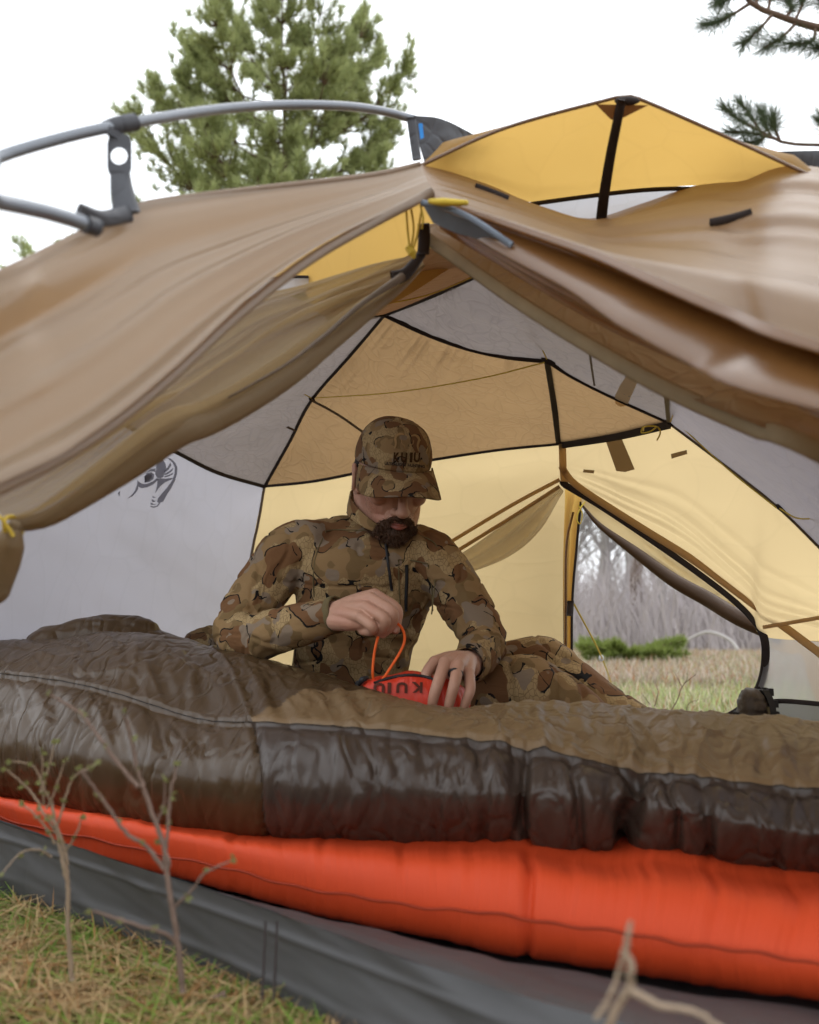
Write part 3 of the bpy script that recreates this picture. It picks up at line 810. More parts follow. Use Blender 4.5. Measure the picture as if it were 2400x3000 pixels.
tape('door_binding', PL((1238, 742, 1.19), (1190, 800, 1.17), (1150, 815, 1.16)), 0.006, M['tape'], tent, 20, 0.4, 0.004, 0.010)
m = MB(); m.tube(crs(PL((1241, 655, 1.16), (1243, 690, 1.17), (1240, 745, 1.18)), 12), 0.0085, flat=0.3, flat_dir=np.array([0, -1.0, 0])); m.build('apex_tab', M['tape'], tent)

# ------------------------------------------------------------------ rainfly
fly = thing('rainfly', (0.3, 1.0, 0.0), 'brown and gold rainfly slung over the tent with a propped roof vent', 'tent fly')
ftop = PL((1232, 482, 1.12), (1080, 515, 1.08), (700, 560, .98), (420, 600, .9), (300, 655, .86), (120, 745, .8), (-120, 870, .74)) + [Vector((-.62, .72, .55)), Vector((-1.15, .72, .22))]
fbot = PL((1268, 562, 1.08), (1080, 660, 1.02), (900, 765, .97), (700, 920, .9), (470, 1130, .82), (230, 1310, .76), (-120, 1490, .7)) + [Vector((-.62, .60, .34)), Vector((-1.15, .60, .06))]
def fly_f(u, v, g):
    w = np.clip(u * 5, 0.05, 1)
    return w * (0.024 * n2(u, v, 1.2, 6, 4) + 0.005 * n2(u, v, 1.5, 13, 9) + 0.003 * np.sin(v * 21 + 2 * u))
sheet('door_panel', M['fly_tan'], fly, fbot, ftop, None, None, 120, 60, fly_f, False)
tape('hem', fbot, 0.006, M['fly_tan'], fly, 60, 0.4, 0.003)
tape('hem', ftop, 0.004, M['fly_tan'], fly, 60, 0.5, 0.001)
# roof to the right of the apex, above the rolled door
r_up = PL((1232, 482, 1.13), (1330, 506, 1.2), (1450, 548, 1.3), (1560, 596, 1.36), (1720, 640, 1.37), (1880, 596, 1.36), (2030, 545, 1.36), (2160, 532, 1.27), (2500, 515, 1.1)) + [Vector((1.0, 1.0, .72)), Vector((1.45, 1.0, .35))]
r_lo = PL((1262, 575, 1.08), (1400, 620, 1.04), (1550, 668, 0.99), (1750, 735, .92), (1950, 815, .84), (2150, 895, .77), (2520, 1030, .66)) + [Vector((.72, .60, .48)), Vector((1.15, .62, .22))]
fly_roof = sheet('roof_panel', M['fly_roof'], fly, r_lo, r_up, None, None, 100, 70, lambda u, v, g: (0.016 * n2(u, v, 1.5, 8, 14) + 0.008 * n2(u, v, 2, 18, 15)) * np.clip(u * 5, 0, 1) * np.clip((1 - v) * 2.5, 0, 1), False)
k_lo = PL((1285, 672, 1.12), (1420, 770, 1.08), (1600, 895, 1.01), (1900, 1078, .9), (2150, 1195, .82), (2520, 1345, .7)) + [Vector((.74, .66, .38)), Vector((1.15, .68, .14))]
def roll_f(u, v, g):
    w = np.clip(u * 4, 0.06, 1)
    return w * (0.050 * np.exp(-((v - 0.56) / 0.14) ** 2) - 0.022 * np.exp(-((v - 0.80) / 0.06) ** 2) + 0.012 * np.exp(-((v - 0.94) / 0.06) ** 2)
                - 0.045 * np.exp(-(v / 0.22) ** 2) + 0.004 * n2(u, v, 3, 12, 21))
sheet('rolled_door', M['fly_orange'], fly, k_lo, r_lo, None, None, 110, 70, roll_f, False)
sheet('zip_flap', M['zip_grey'], fly, PL((1268, 652, 1.07), (1330, 680, 1.06), (1400, 700, 1.05), (1490, 722, 1.03)), PL((1236, 596, 1.06), (1320, 625, 1.04), (1400, 660, 1.03), (1490, 715, 1.02)), None, None, 30, 12)
tape('zip', PL((1236, 594, 1.05), (1300, 606, 1.035), (1380, 640, 1.025), (1500, 718, 1.01)), 0.004, M['zip_grey'], fly, 24, 0.6, 0.004)
# vent hood
h_top = PL((1225, 488, 1.14), (1480, 375, 1.16), (1780, 292, 1.16), (1830, 284, 1.16), (1885, 294, 1.16), (2150, 410, 1.14), (2420, 535, 1.1))
h_bot = PL((1225, 490, 1.15), (1420, 545, 1.3), (1560, 592, 1.38), (1750, 568, 1.4), (1980, 546, 1.38), (2160, 540, 1.28), (2420, 537, 1.12))
sheet('vent_hood', M['fly_gold'], fly, h_bot, h_top, None, None, 90, 40, lambda u, v, g: -0.03 * np.sin(math.pi * v) + 0.006 * fbm(g, 6, 3, 3), True)
tape('vent_trim', h_top, 0.0025, M['fly_orange'], fly, 60, 0.8, 0.002)
for pts in ((1150 + 590, 320, 1.15), (0, 0, 0)):
    pass
tape('strut', PL((1822, 290, 1.14), (1808, 360, 1.17), (1790, 450, 1.22), (1772, 560, 1.28), (1762, 640, 1.33)), 0.0062, M['tape'], fly, 24, 0.4, 0.004, 0.0085)
m = MB(); m.ell(P(1838, 295, 1.145), (0.018, 0.006, 0.006)); m.build('strut_cap', M['tape'], fly)
sheet('vent_patch', M['fly_orange'], fly, PL((1790, 350, 1.165), (1812, 352, 1.165)), PL((1745, 305, 1.15), (1900, 308, 1.15)), None, None, 14, 8)
sheet('vent_window', M['vent_white'], fly, PL((1560, 640, 1.42), (1760, 680, 1.44), (2060, 640, 1.42)), PL((1575, 592, 1.41), (1760, 566, 1.42), (2050, 545, 1.40)), None, None, 30, 10, crumple(0.004, 12, 20, 2))
sheet('vent_lip', M['fly_orange'], fly, PL((1740, 690, 1.36), (1900, 670, 1.34), (2060, 650, 1.3)), PL((1745, 640, 1.40), (1880, 605, 1.4), (2060, 548, 1.385)), None, None, 24, 8)
tape('vent_zip', PL((1555, 598, 1.37), (1700, 578, 1.385), (1850, 560, 1.385), (1960, 553, 1.375), (2045, 553, 1.365)), 0.0035, M['tape'], fly, 24, 0.5, 0.012)

bv = bvh_of(fly_roof)
tape('velcro', [onto(bv, x, y, .004, 1.2) for x, y in ((1392, 545), (1440, 562), (1490, 582))], 0.0045, M['tape'], fly, 8, 0.4, 0.004)
tape('velcro', [onto(bv, x, y, .004, 1.1) for x, y in ((2082, 653), (2140, 641), (2202, 624))], 0.0058, M['tape'], fly, 8, 0.4, 0.004)
m = MB(); m.chain(PL((1262, 590, 1.03), (1300, 592, 1.02), (1365, 594, 1.02)), [0.0035, 0.005, 0.0035]); m.build('toggle', M['cord_gold'], fly)
for pts in (((1190, 610, 1.1), (1195, 680, 1.12), (1202, 740, 1.13)), ((1205, 612, 1.1), (1212, 670, 1.12), (1204, 735, 1.13)), ((1235, 620, 1.1), (1222, 690, 1.12), (1206, 742, 1.13)), ((1232, 600, 1.09), (1240, 640, 1.09), (1236, 670, 1.1))):
    m = MB(); m.tube(crs(PL(*pts), 14), 0.0015, seg=6); m.build('cord', M['cord_gold'], fly)
m = MB(); m.chain(PL((1196, 728, 1.12), (1208, 742, 1.12), (1212, 752, 1.12)), [0.004, 0.006, 0.003]); m.build('knot', M['cord_gold'], fly)
# roof underside seen between fly and inner tent
sheet('roof_panel', M['fly_gold'], fly, PL((640, 905, 1.5), (810, 812, 1.52), (880, 818, 1.51), (930, 900, 1.5), (1120, 900, 1.45), (1360, 760, 1.4)), PL((780, 660, 1.45), (1000, 570, 1.4), (1235, 525, 1.3), (1340, 600, 1.3)), None, None, 40, 20, crumple(0.004, 4, 8, 3))
tape('vent_zip', PL((780, 818, 1.50), (860, 812, 1.5), (920, 812, 1.5)), 0.003, M['tape'], fly, 10, 0.5, 0.01)
sheet('vent_window', M['vent_white'], fly, PL((640, 960, 1.5), (760, 900, 1.5), (930, 840, 1.5)), PL((700, 850, 1.5), (790, 818, 1.49), (920, 815, 1.49)), None, None, 16, 8)
# grey pole sleeves
sheet('pole_sleeve', M['sleeve_grey'], fly, PL((1245, 480, 1.22), (1320, 445, 1.24), (1415, 410, 1.28)), PL((1212, 338, 1.2), (1300, 350, 1.22), (1415, 408, 1.28)), [P(1245, 480, 1.22), P(1222, 400, 1.21), P(1212, 338, 1.2)], None, 24, 14, crumple(0.003, 30, 40, 3))
tape('sleeve_end', PL((1205, 345, 1.19), (1212, 400, 1.195), (1222, 468, 1.2)), 0.0065, M['sleeve_grey'], fly, 12, 0.5, 0.004)
decal('size_tag', [[(1226, 362), (1238, 360), (1242, 403), (1232, 408)]], bvh_of(fly.children[-2]), M['blue'], fly, 0.006, 1.19)
sheet('pole_sleeve', M['sleeve_grey'], fly, PL((2330, 510, 1.28), (2400, 545, 1.26), (2500, 590, 1.2)), PL((2225, 446, 1.3), (2330, 442, 1.25), (2500, 438, 1.2)), None, None, 20, 10, crumple(0.004, 20, 30, 3))
# far side: half-open fly door beyond the inner door
sheet('door_panel', M['fly_gold'], fly, PL((1640, 2180, 2.48), (1662, 2180, 2.48), (1678, 2180, 2.48)), PL((1640, 1420, 2.4), (1675, 1440, 2.4), (1715, 1460, 2.4)), None,
      PL((1678, 2180, 2.48), (1672, 1800, 2.46), (1690, 1560, 2.43), (1715, 1460, 2.4)), 20, 40, lambda u, v, g: 0.012 * np.sin(u * 16), False)
tape('far_zip', PL((1648, 1440, 2.38), (1646, 1650, 2.4), (1650, 1900, 2.42), (1652, 2180, 2.44)), 0.003, M['tape'], fly, 24, 0.5, 0.004)
tape('far_zip', PL((1702, 1470, 2.37), (1690, 1600, 2.41), (1676, 1800, 2.43), (1678, 2180, 2.45)), 0.0035, M['tape'], fly, 24, 0.5, 0.004)
tape('far_zip', PL((1672, 1760, 2.4), (1670, 1805, 2.4)), 0.009, M['tape'], fly, 6, 0.5, 0.01)
tape('far_zip', PL((1680, 1500, 2.38), (1660, 1600, 2.4), (1658, 1800, 2.42), (1658, 2180, 2.44)), 0.003, M['fly_orange'], fly, 24, 0.5, 0.006)
e_lo = PL((1703, 1482, 2.36), (1755, 1542, 2.36), (1855, 1617, 2.33), (1970, 1702, 2.28), (2070, 1758, 2.24), (2160, 1812, 2.18), (2290, 1872, 2.12))
e_up = PL((1700, 1440, 2.36), (1800, 1490, 2.36), (1930, 1580, 2.32), (2050, 1670, 2.28), (2150, 1740, 2.22), (2240, 1810, 2.17), (2300, 1850, 2.14))
sheet('door_panel', M['wall_gold'], fly, e_lo, e_up, None, None, 70, 20, lambda u, v, g: 0.008 * n2(u, v, 4, 5, 3) + 0.006 * np.exp(-((v - 0.55) / 0.06) ** 2) * n2(u, v, 40, 2, 8), False)
m = MB(); m.tube(crs([q + Vector((0, -0.005, 0.003)) for q in e_lo], 50), [0.003, 0.009, 0.015, 0.018, 0.020, 0.020, 0.018], seg=12); m.build('rolled_door', M['fly_dark'], fly)
sheet('door_panel', M['fly_gold'], fly, PL((2230, 1890, 2.12), (2310, 1915, 2.1), (2350, 1920, 2.05), (2372, 2000, 2.0), (2420, 2090, 1.95), (2600, 2200, 1.9)), PL((2220, 1790, 2.14), (2300, 1820, 2.1), (2360, 1840, 2.05), (2420, 1860, 2.0), (2500, 1880, 1.95), (2640, 1900, 1.9)), None, None, 40, 14)
m = MB(); m.tube(crs(PL((1715, 1470, 2.35), (1700, 1490, 2.34), (1690, 1520, 2.34), (1700, 1535, 2.34), (1706, 1505, 2.34), (1695, 1480, 2.34)), 30), 0.0018, seg=6); m.build('cord', M['cord_gold'], fly)
guy = [P(1682, 1770, 2.43), P(1765, 1930, 3.1), G(1800, 2030, 0.03)]
m = MB(); m.tube(crs(guy, 20), 0.0028, seg=6); m.build('guy_line', M['cord_gold'], fly)
m = MB(); m.ell(P(1762, 1928, 3.1), (0.009, 0.009, 0.012)); m.build('line_lock', M['vent_white'], fly)
m = MB(); m.tube([G(1800, 2030, 0.04), G(1806, 2036, -0.06)], 0.004); m.build('stake', M['cord_gold'], fly)

# ------------------------------------------------------------------ poles
pole = thing('tent_pole', P(-120, 500, 0.78), 'long grey bowed tent pole arching before the pine tree', 'tent pole', 'tent poles')
m = MB(); m.tube(crs([Vector((-1.05, .50, .02)), Vector((-.95, .52, .35)), Vector((-.7, .62, .68))] + PL((-140, 515, .76), (0, 458, .8), (180, 405, .84), (345, 368, .88), (600, 325, .98), (800, 308, 1.06), (1000, 310, 1.13), (1120, 325, 1.18), (1215, 350, 1.22)), 90), 0.0060, seg=14); m.build('shaft', M['pole'], pole)
for q in ((900, 306, 1.10), (700, 316, 1.02)):
    pass
pole2 = thing('tent_pole', P(-200, 560, 0.62), 'short thick grey tent pole below the arched one, ending at the strap', 'tent pole', 'tent poles')
m = MB(); m.tube(crs([Vector((-.85, .45, .45)), Vector((-.6, .52, .66))] + PL((-250, 545, .60), (0, 592, .66), (150, 625, .70), (272, 664, .73)), 36), 0.0066, seg=14); m.build('shaft', M['pole'], pole2)
m = MB(); m.tube(crs(PL((250, 656, .722), (285, 668, .733)), 6), 0.0078, seg=14); m.build('ferrule', M['sleeve_grey'], pole2)
clip = thing('pole_clip', P(350, 600, .88), 'dark grey strap with a round eyelet clipped over the arched pole', 'strap')
m = MB()
def strap_ring():
    out, inn_ = [], []
    for t in np.linspace(0, 2 * math.pi, 24, endpoint=False):
        c, s = math.cos(t), math.sin(t)
        out.append((350 + 36 * max(-1, min(1, 1.25 * c)), 455 + 62 * max(-1, min(1, 1.2 * s)) + (0)))
        inn_.append((349 + 24 * c, 457 + 24 * s))
    V = [P(x, y, .872) for x, y in out] + [P(x, y, .872) for x, y in inn_] + [P(x, y, .878) for x, y in out] + [P(x, y, .878) for x, y in inn_]
    n = 24; F = []
    for k in range(n):
        k2 = (k + 1) % n
        F += [[k, k2, n + k2, n + k], [2 * n + k, 3 * n + k, 3 * n + k2, 2 * n + k2], [k, 2 * n + k, 2 * n + k2, k2], [n + k, n + k2, 3 * n + k2, 3 * n + k]]
    return V, F
V, F = strap_ring(); link('eyelet', mesh_from('eyelet', [tuple(v) for v in V], F), M['sleeve_grey'], clip, False)
tape('strap', PL((352, 505, .874), (358, 560, .87), (372, 625, .865)), 0.010, M['sleeve_grey'], clip, 12, 0.25, 0.001, 0.014)
tape('strap', PL((330, 400, .872), (338, 380, .872)), 0.012, M['sleeve_grey'], clip, 6, 0.25, 0.001)
m = MB(); m.tube(crs(PL((312, 380, .876), (345, 367, .88), (395, 357, .893)), 12), 0.0092, seg=14); m.build('pole_cuff', M['sleeve_grey'], clip)
tape('strap', PL((230, 615, .80), (300, 640, .83), (380, 625, .865)), 0.007, M['sleeve_grey'], clip, 12, 0.4, 0.001, 0.009)
# ------------------------------------------------------------------ sleeping pad
pad = thing('sleeping_pad', (0.0, 1.35, 0.02), 'orange inflated sleeping pad lying under the sleeping bag', 'sleeping pad')
def lerp_tab(tab, x):
    tab = np.array(tab, float)
    return [np.interp(x, tab[:, 0], tab[:, k]) for k in range(1, tab.shape[1])]
def smooth_tab(tab, x):
    """Catmull-Rom version of lerp_tab on uneven x"""
    tab = np.array(tab, float); xs = tab[:, 0]
    out = []
    for k in range(1, tab.shape[1]):
        y = tab[:, k]; m = np.gradient(y, xs)
        i = np.clip(np.searchsorted(xs, x) - 1, 0, len(xs) - 2)
        h = xs[i + 1] - xs[i]; t = np.clip((x - xs[i]) / h, 0, 1)
        out.append((2 * t**3 - 3 * t**2 + 1) * y[i] + (t**3 - 2 * t**2 + t) * h * m[i] + (-2 * t**3 + 3 * t**2) * y[i + 1] + (t**3 - t**2) * h * m[i + 1])
    return out
def make_pad():
    nu, nv = 500, 60
    X = np.linspace(-420, 3400, nu)
    #        px   y_top  Yt   y_seam Ys    y_bot Yb
    tab = [(-420, 2190, 2.15, 2225, 2.02, 2270, 2.08),
           (0, 2345, 1.76, 2392, 1.66, 2455, 1.70),
           (500, 2420, 1.48, 2508, 1.385, 2575, 1.43),
           (1000, 2465, 1.34, 2622, 1.215, 2700, 1.255),
           (1540, 2505, 1.225, 2692, 1.08, 2795, 1.12),
           (2000, 2550, 1.14, 2762, 0.985, 2872, 1.03),
           (2400, 2600, 1.08, 2822, 0.92, 2935, 0.965),
           (2760, 2640, 1.02, 2880, 0.86, 2995, 0.905),
           (3400, 2720, .93, 2985, 0.77, 3105, 0.81)]
    yt, Yt, ys, Ys, yb, Yb = smooth_tab(tab, X)
    g = np.zeros((nu, nv, 3))
    for i, x in enumerate(X):
        top = P(x, yt[i], Yt[i]); seam = P(x, ys[i], Ys[i]); bot = P(x, yb[i], Yb[i])
        back = top + Vector((0.10, 0.34, 0.0)); back2 = Vector((back.x, back.y + .05, 0.03))
        mid1 = top * 0.45 + seam * 0.55 + Vector((0, -0.030, 0.026))
        mid2 = bot * 0.5 + seam * 0.5 + Vector((0, -0.010, -0.012))
        under = bot + Vector((0.05, 0.06, -0.004)); under.z = 0.026
        g[i] = crs([back2, back, top + Vector((0.02, 0.07, 0.006)), top, mid1, seam, mid2, bot, under], nv)
    cen = g.mean(1, keepdims=True)
    for i in range(nu):
        k_ = min(i, nu - 1 - i) / 14.0
        if k_ < 1: g[i] = cen[i] + (g[i] - cen[i]) * math.sqrt(max(0.0, 1 - (1 - k_) ** 2))
    u, v = np.meshgrid(np.linspace(0, 1, nu), np.linspace(0, 1, nv), indexing='ij')
    n = grid_normals(g)
    if (n * (np.array(tuple(CAMP)) - g)).sum(-1).mean() < 0: n = -n
    d = -0.010 * np.exp(-((X[:, None] - 1545) / 16) ** 2) * np.exp(-((v - .75) / .2) ** 2)
    for c in (690, 950, 1180, 1890, 2080, 2310):
        d = d - 0.0035 * np.exp(-((X[:, None] - c) / 13) ** 2) * np.exp(-((v - .65) / .2) ** 2)
    d = d + 0.0018 * noise(np.stack([u * 110, v * 1.5, 0 * u], -1), 1, 3) * np.exp(-((v - .72) / .25) ** 2) + 0.006 * n2(u, v, 16, 2, 5)
    g = g + n * d[..., None]
    me = mesh_from('cell_body', g.reshape(-1, 3), grid_faces(nu, nv)); add_uv(me, nu, nv)
    link('cell_body', me, M['pad'], pad)
    sl = np.stack([np.array(P(x, b, y - 0.0135)) for x, b, y in zip(X[20:], ys[20:] + 3 * np.sin(X[20:] / 24) + 3 * np.sin(X[20:] / 61), Ys[20:])])
    V, F = tube_geo(sl, 0.0018, seg=6); link('weld_seam', mesh_from('weld_seam', V, F), M['pad_seam'], pad)
make_pad()

# ------------------------------------------------------------------ sleeping bag
bag = thing('sleeping_bag', (0.0, 1.5, 0.12), 'puffy brown down sleeping bag with a tan top panel lying on the orange pad', 'sleeping bag')
def make_bag():
    #        px   top  Yt   seam  Ys   low  Yl   bot  Yb
    tab = [(-420, 1905, 2.30, 1945, 2.15, 2080, 2.07, 2205, 2.10),
           (-150, 1888, 2.12, 1950, 1.93, 2140, 1.82, 2285, 1.86),
           (0, 1882, 2.04, 1972, 1.84, 2170, 1.72, 2335, 1.75),
           (150, 1868, 2.00, 1990, 1.76, 2190, 1.63, 2368, 1.66),
           (300, 1846, 1.98, 2020, 1.69, 2215, 1.55, 2398, 1.58),
           (450, 1858, 1.95, 2065, 1.62, 2240, 1.48, 2422, 1.50),
           (600, 1893, 1.92, 2108, 1.55, 2265, 1.42, 2442, 1.435),
           (735, 1918, 1.88, 2112, 1.46, 2280, 1.37, 2456, 1.385),
           (900, 1968, 1.82, 2122, 1.40, 2290, 1.315, 2470, 1.33),
           (1050, 2022, 1.72, 2134, 1.365, 2300, 1.28, 2478, 1.30),
           (1200, 2076, 1.62, 2148, 1.335, 2310, 1.255, 2484, 1.275),
           (1350, 2088, 1.60, 2165, 1.31, 2320, 1.23, 2488, 1.255),
           (1500, 2060, 1.60, 2180, 1.285, 2325, 1.21, 2500, 1.235),
           (1620, 2055, 1.60, 2200, 1.265, 2330, 1.20, 2510, 1.215),
           (1740, 2062, 1.58, 2228, 1.245, 2340, 1.19, 2500, 1.195),
           (1845, 2078, 1.55, 2255, 1.235, 2345, 1.20, 2490, 1.19),
           (1950, 2090, 1.52, 2262, 1.205, 2370, 1.15, 2520, 1.17),
           (2100, 2104, 1.48, 2282, 1.18, 2400, 1.12, 2548, 1.145),
           (2250, 2112, 1.45, 2300, 1.15, 2430, 1.09, 2570, 1.115),
           (2400, 2118, 1.43, 2312, 1.12, 2450, 1.06, 2592, 1.085),
           (2760, 2140, 1.36, 2350, 1.05, 2500, 0.98, 2640, 1.01),
           (3400, 2190, 1.26, 2420, .94, 2580, .87, 2725, .90)]
    nu, n1, n2v = 624, 70, 90
    X = np.linspace(-420, 3400, nu)
    yt, Yt, ys, Ys, yl, Yl, yb, Yb = smooth_tab(tab, X)
    lo = np.zeros((nu, n1, 3)); hi = np.zeros((nu, n2v, 3))
    for i, x in enumerate(X):
        T_, S_, L_, B_2 = P(x, yt[i], Yt[i]), P(x, ys[i], Ys[i]), P(x, yl[i], Yl[i]), P(x, yb[i], Yb[i])
        B_2 = P(x, yb[i], Yb[i] + 0.055); L_ = P(x, yl[i] + 8, Yl[i] - 0.006)
        und = B_2 + Vector((0.06, 0.14, -0.012)); und.z = 0.118
        sh = S_ * 0.55 + T_ * 0.45; sh.z += 0.012 + 0.25 * (T_.z - S_.z) * 0.3
        bk = T_ + Vector((0.07, 0.13, -0.05)); bk2 = T_ + Vector((0.1, 0.17, -0.16))
        ins = S_ + Vector((0.0, 0.010, -0.012))
        c = crs_even([und, B_2, L_, S_, sh, T_, bk, bk2], 8 * 40)
        k = int(3 / 7 * (len(c) - 1))
        lo[i] = crs(c[:k + 1], n1); hi[i] = crs(c[k:], n2v)
    def wrinkle(g, px, v, seed, top):
        nn = grid_normals(g)
        if (nn * (np.array(tuple(CAMP)) - g)).sum(-1).mean() < 0: nn = -nn
        e = (v if not top else 1 - v)                      # 1 at the sewn line
        X2 = np.repeat(px[:, None], g.shape[1], 1)
        along = X2 / 100.0
        near = np.exp(-(1 - e) * 3.2)
        d = 0.010 * near * noise(np.stack([along * 2.4 + v * 3.5, v * 1.2, 0 * v], -1), 1, seed)
        d += 0.0028 * noise(np.stack([along * 4.5 - v * 3, v * 3, 0 * v], -1), 1, seed + 2) * (0.4 + near)
        d += 0.010 * fbm(g, 4, 2, seed + 4)
        rd = np.abs(noise(np.stack([along * 1.3 + v * 3.1, v * 3.4 - along * .25, 0 * v], -1), 1, seed + 7))
        d -= 0.006 * np.exp(-(rd / 0.10) ** 2) * (0.3 + 0.7 * near)
        rd2 = np.abs(noise(np.stack([along * 2.2 - v * 5.1, v * 4.4 + along * .4, 0 * v + 3], -1), 1, seed + 9))
        d -= 0.0025 * np.exp(-(rd2 / 0.09) ** 2)
        d *= 1 - 0.8 * np.exp(-((1 - e) / 0.10) ** 2)
        d -= 0.005 * np.exp(-((1 - e) / 0.05) ** 2)
        # deep folds where the foot of the bag is bunched
        fo = 1.0
        for c, w, a in ((1850, 20, .030), (1560, 15, .020), (1500, 22, .012), (1960, 16, .010), (2060, 18, .012), (1690, 18, .012), (1400, 20, .008), (2290, 22, .008)):
            bend = c + 26 * np.sin(v * 4 + c) + 10 * noise(np.stack([v * 5, 0 * v + c, 0 * v], -1), 1, 3)
            prof = np.exp(-((X2 - bend) / w) ** 2)
            d -= a * prof * (np.clip(1.25 - abs(v - .55) * 1.3, 0, 1) if not top else 0.5 * np.exp(-v * 3.5))
        # bumps of the hood end
        d *= np.clip((px[:, None] + 420) / 60, 0, 1)
        # seams across the bag
        for c in (735,):
            bend = c + 105 * (1 - v) if not top else c - 190 * v
            d -= 0.006 * np.exp(-((X2 - bend) / 7) ** 2)
        return g + nn * d[..., None]
    # both ends of the bag close in a rounded foot
    cen = np.concatenate([lo, hi], 1).mean(1, keepdims=True)
    for i in range(nu):
        k_ = min(i, nu - 1 - i) / 26.0
        if k_ < 1:
            f_ = math.sqrt(max(0.0, 1 - (1 - k_) ** 2)); lo[i] = cen[i] + (lo[i] - cen[i]) * f_; hi[i] = cen[i] + (hi[i] - cen[i]) * f_
    v1 = np.repeat(np.linspace(0, 1, n1)[None], nu, 0); v2 = np.repeat(np.linspace(0, 1, n2v)[None], nu, 0)
    lo = wrinkle(lo, X, v1, 31, False); hi = wrinkle(hi, X, v2, 47, True)
    hi[:, 0] = lo[:, -1] = (hi[:, 0] + lo[:, -1]) / 2
    k = int(np.searchsorted(X, 735))
    def part(nm, g, mat):
        return link(nm, mesh_from(nm, g.reshape(-1, 3), grid_faces(g.shape[0], g.shape[1])), mat, bag)
    Fl = grid_faces(nu, n1); cxl = X[Fl // n1].mean(1); vl = (Fl % n1).mean(1) / (n1 - 1)
    side = cxl > 735 + 105 * (1 - vl)
    for nm, mk, mat in (('hood_side', ~side, M['bag_brown']), ('side_panel', side, M['bag_dark'])):
        f = Fl[mk]; ids, inv = np.unique(f, return_inverse=True)
        link(nm, mesh_from(nm, lo.reshape(-1, 3)[ids], inv.reshape(f.shape)), mat, bag)
    part('hood_top', hi[:k + 1], M['bag_brown'])
    # the tan panel starts behind a slanted seam
    nk = g_split = hi.shape[1]
    tan_start = np.interp(np.linspace(0, 1, nk), [0, .25, .42, 1], [735, 900, 1120, 1150])
    F = grid_faces(nu, nk); cx = X[F // nk].mean(1); vv = (F % nk).mean(1)
    msk = cx > np.interp(vv, np.arange(nk), tan_start)
    keep = cx > X[k]
    for nm, mk, mat in (('top_panel', msk & keep, M['bag_tan']), ('draft_collar', ~msk & keep, M['bag_brown'])):
        f = F[mk]; ids, inv = np.unique(f, return_inverse=True)
        link(nm, mesh_from(nm, hi.reshape(-1, 3)[ids], inv.reshape(f.shape)), mat, bag)
    sl = hi[:, 0] + np.array([0, -0.0015, 0.001])
    V, Fq = tube_geo(sl[2:], 0.0006, seg=6); link('stitch_line', mesh_from('stitch_line', V, Fq), M['stitch'], bag)
    return lo, hi
bag_lo, bag_hi = make_bag()
# bunched hood lump behind the left end
m = MB()
m.chain(PL((150, 1885, 2.02), (260, 1850, 2.05), (340, 1842, 2.08), (430, 1858, 2.10), (462, 1895, 2.1)), [.03, .035, .035, .03, .02])
m.chain(PL((150, 1900, 2.02), (300, 1890, 2.06), (440, 1905, 2.1), (560, 1930, 2.1)), [.05, .055, .05, .04])
m.remesh('hood', 0.006, M['bag_brown'], bag, 3, lambda p, n: 0.006 * fbm(p * np.array([6, 6, 22]), 1.6, 3, 3))

# ------------------------------------------------------------------ camouflage bundle behind the elbow
b = MB()
b.chain(PL((560, 1890, 2.22), (600, 1875, 2.24), (670, 1880, 2.25)), [.030, .036, .036])
b.chain(PL((545, 1925, 2.2), (640, 1915, 2.24), (720, 1930, 2.28)), [.04, .055, .06])
b.chain(PL((560, 2010, 2.25), (700, 2010, 2.3)), [.09, .09])
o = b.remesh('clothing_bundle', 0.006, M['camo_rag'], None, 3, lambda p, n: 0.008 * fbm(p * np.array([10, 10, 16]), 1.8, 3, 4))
tag(o, "dim camouflage cloth bundle lying behind the man's elbow", 'clothing')

# ------------------------------------------------------------------ stuff sack in the man's hand
sack = thing('stuff_sack', P(1200, 2150, 1.68), 'small red zipped stuff sack with an orange cord loop held by the man', 'stuff sack')
def make_sack():
    nu, nv = 70, 40
    #      px   ytop  ybot  halfdepth
    tab = [(1046, 2020, 2090, .014), (1062, 2000, 2104, .030), (1090, 1990, 2122, .040), (1150, 1981, 2138, .046), (1200, 1973, 2142, .048),
           (1260, 1978, 2146, .048), (1310, 1990, 2148, .044), (1350, 2008, 2140, .036), (1378, 2040, 2120, .014)]
    X = np.linspace(1046, 1378, nu); yt, yb, hd = smooth_tab(tab, X)
    g = np.zeros((nu, nv, 3))
    for i, x in enumerate(X):
        c = P(x, (yt[i] + yb[i]) / 2, 1.715); hz = (yb[i] - yt[i]) / 2 / F_PX * 1.715
        for j, t in enumerate(np.linspace(0, 2 * math.pi, nv, endpoint=False)):
            cs, sn = math.cos(t), math.sin(t)
            g[i, j] = (c.x, c.y - hd[i] * math.copysign(abs(cs) ** .75, cs), c.z + hz * math.copysign(abs(sn) ** .8, sn))
    nn = grid_normals(g)
    g += nn * (0.003 * fbm(g, 26, 3, 5))[..., None]
    V = g.reshape(-1, 3); F = grid_faces(nu, nv, wrap_v=True).tolist()
    F.append(list(range(nv))); F.append([(nu - 1) * nv + k for k in range(nv)][::-1])
    return link('pouch', mesh_from('pouch', V, F), M['sack'], sack)
pouch = make_sack()
bv = bvh_of(pouch)
rim_pts = [onto(bv, x, y, 0.002, 1.68) for x, y in ((1096, 2002), (1130, 1990), (1165, 1982), (1200, 1978), (1235, 1981), (1262, 1988), (1290, 1998))]
m = MB(); m.tube(crs(rim_pts, 30), 0.0030, seg=8); m.build('zipper', M['black'], sack)
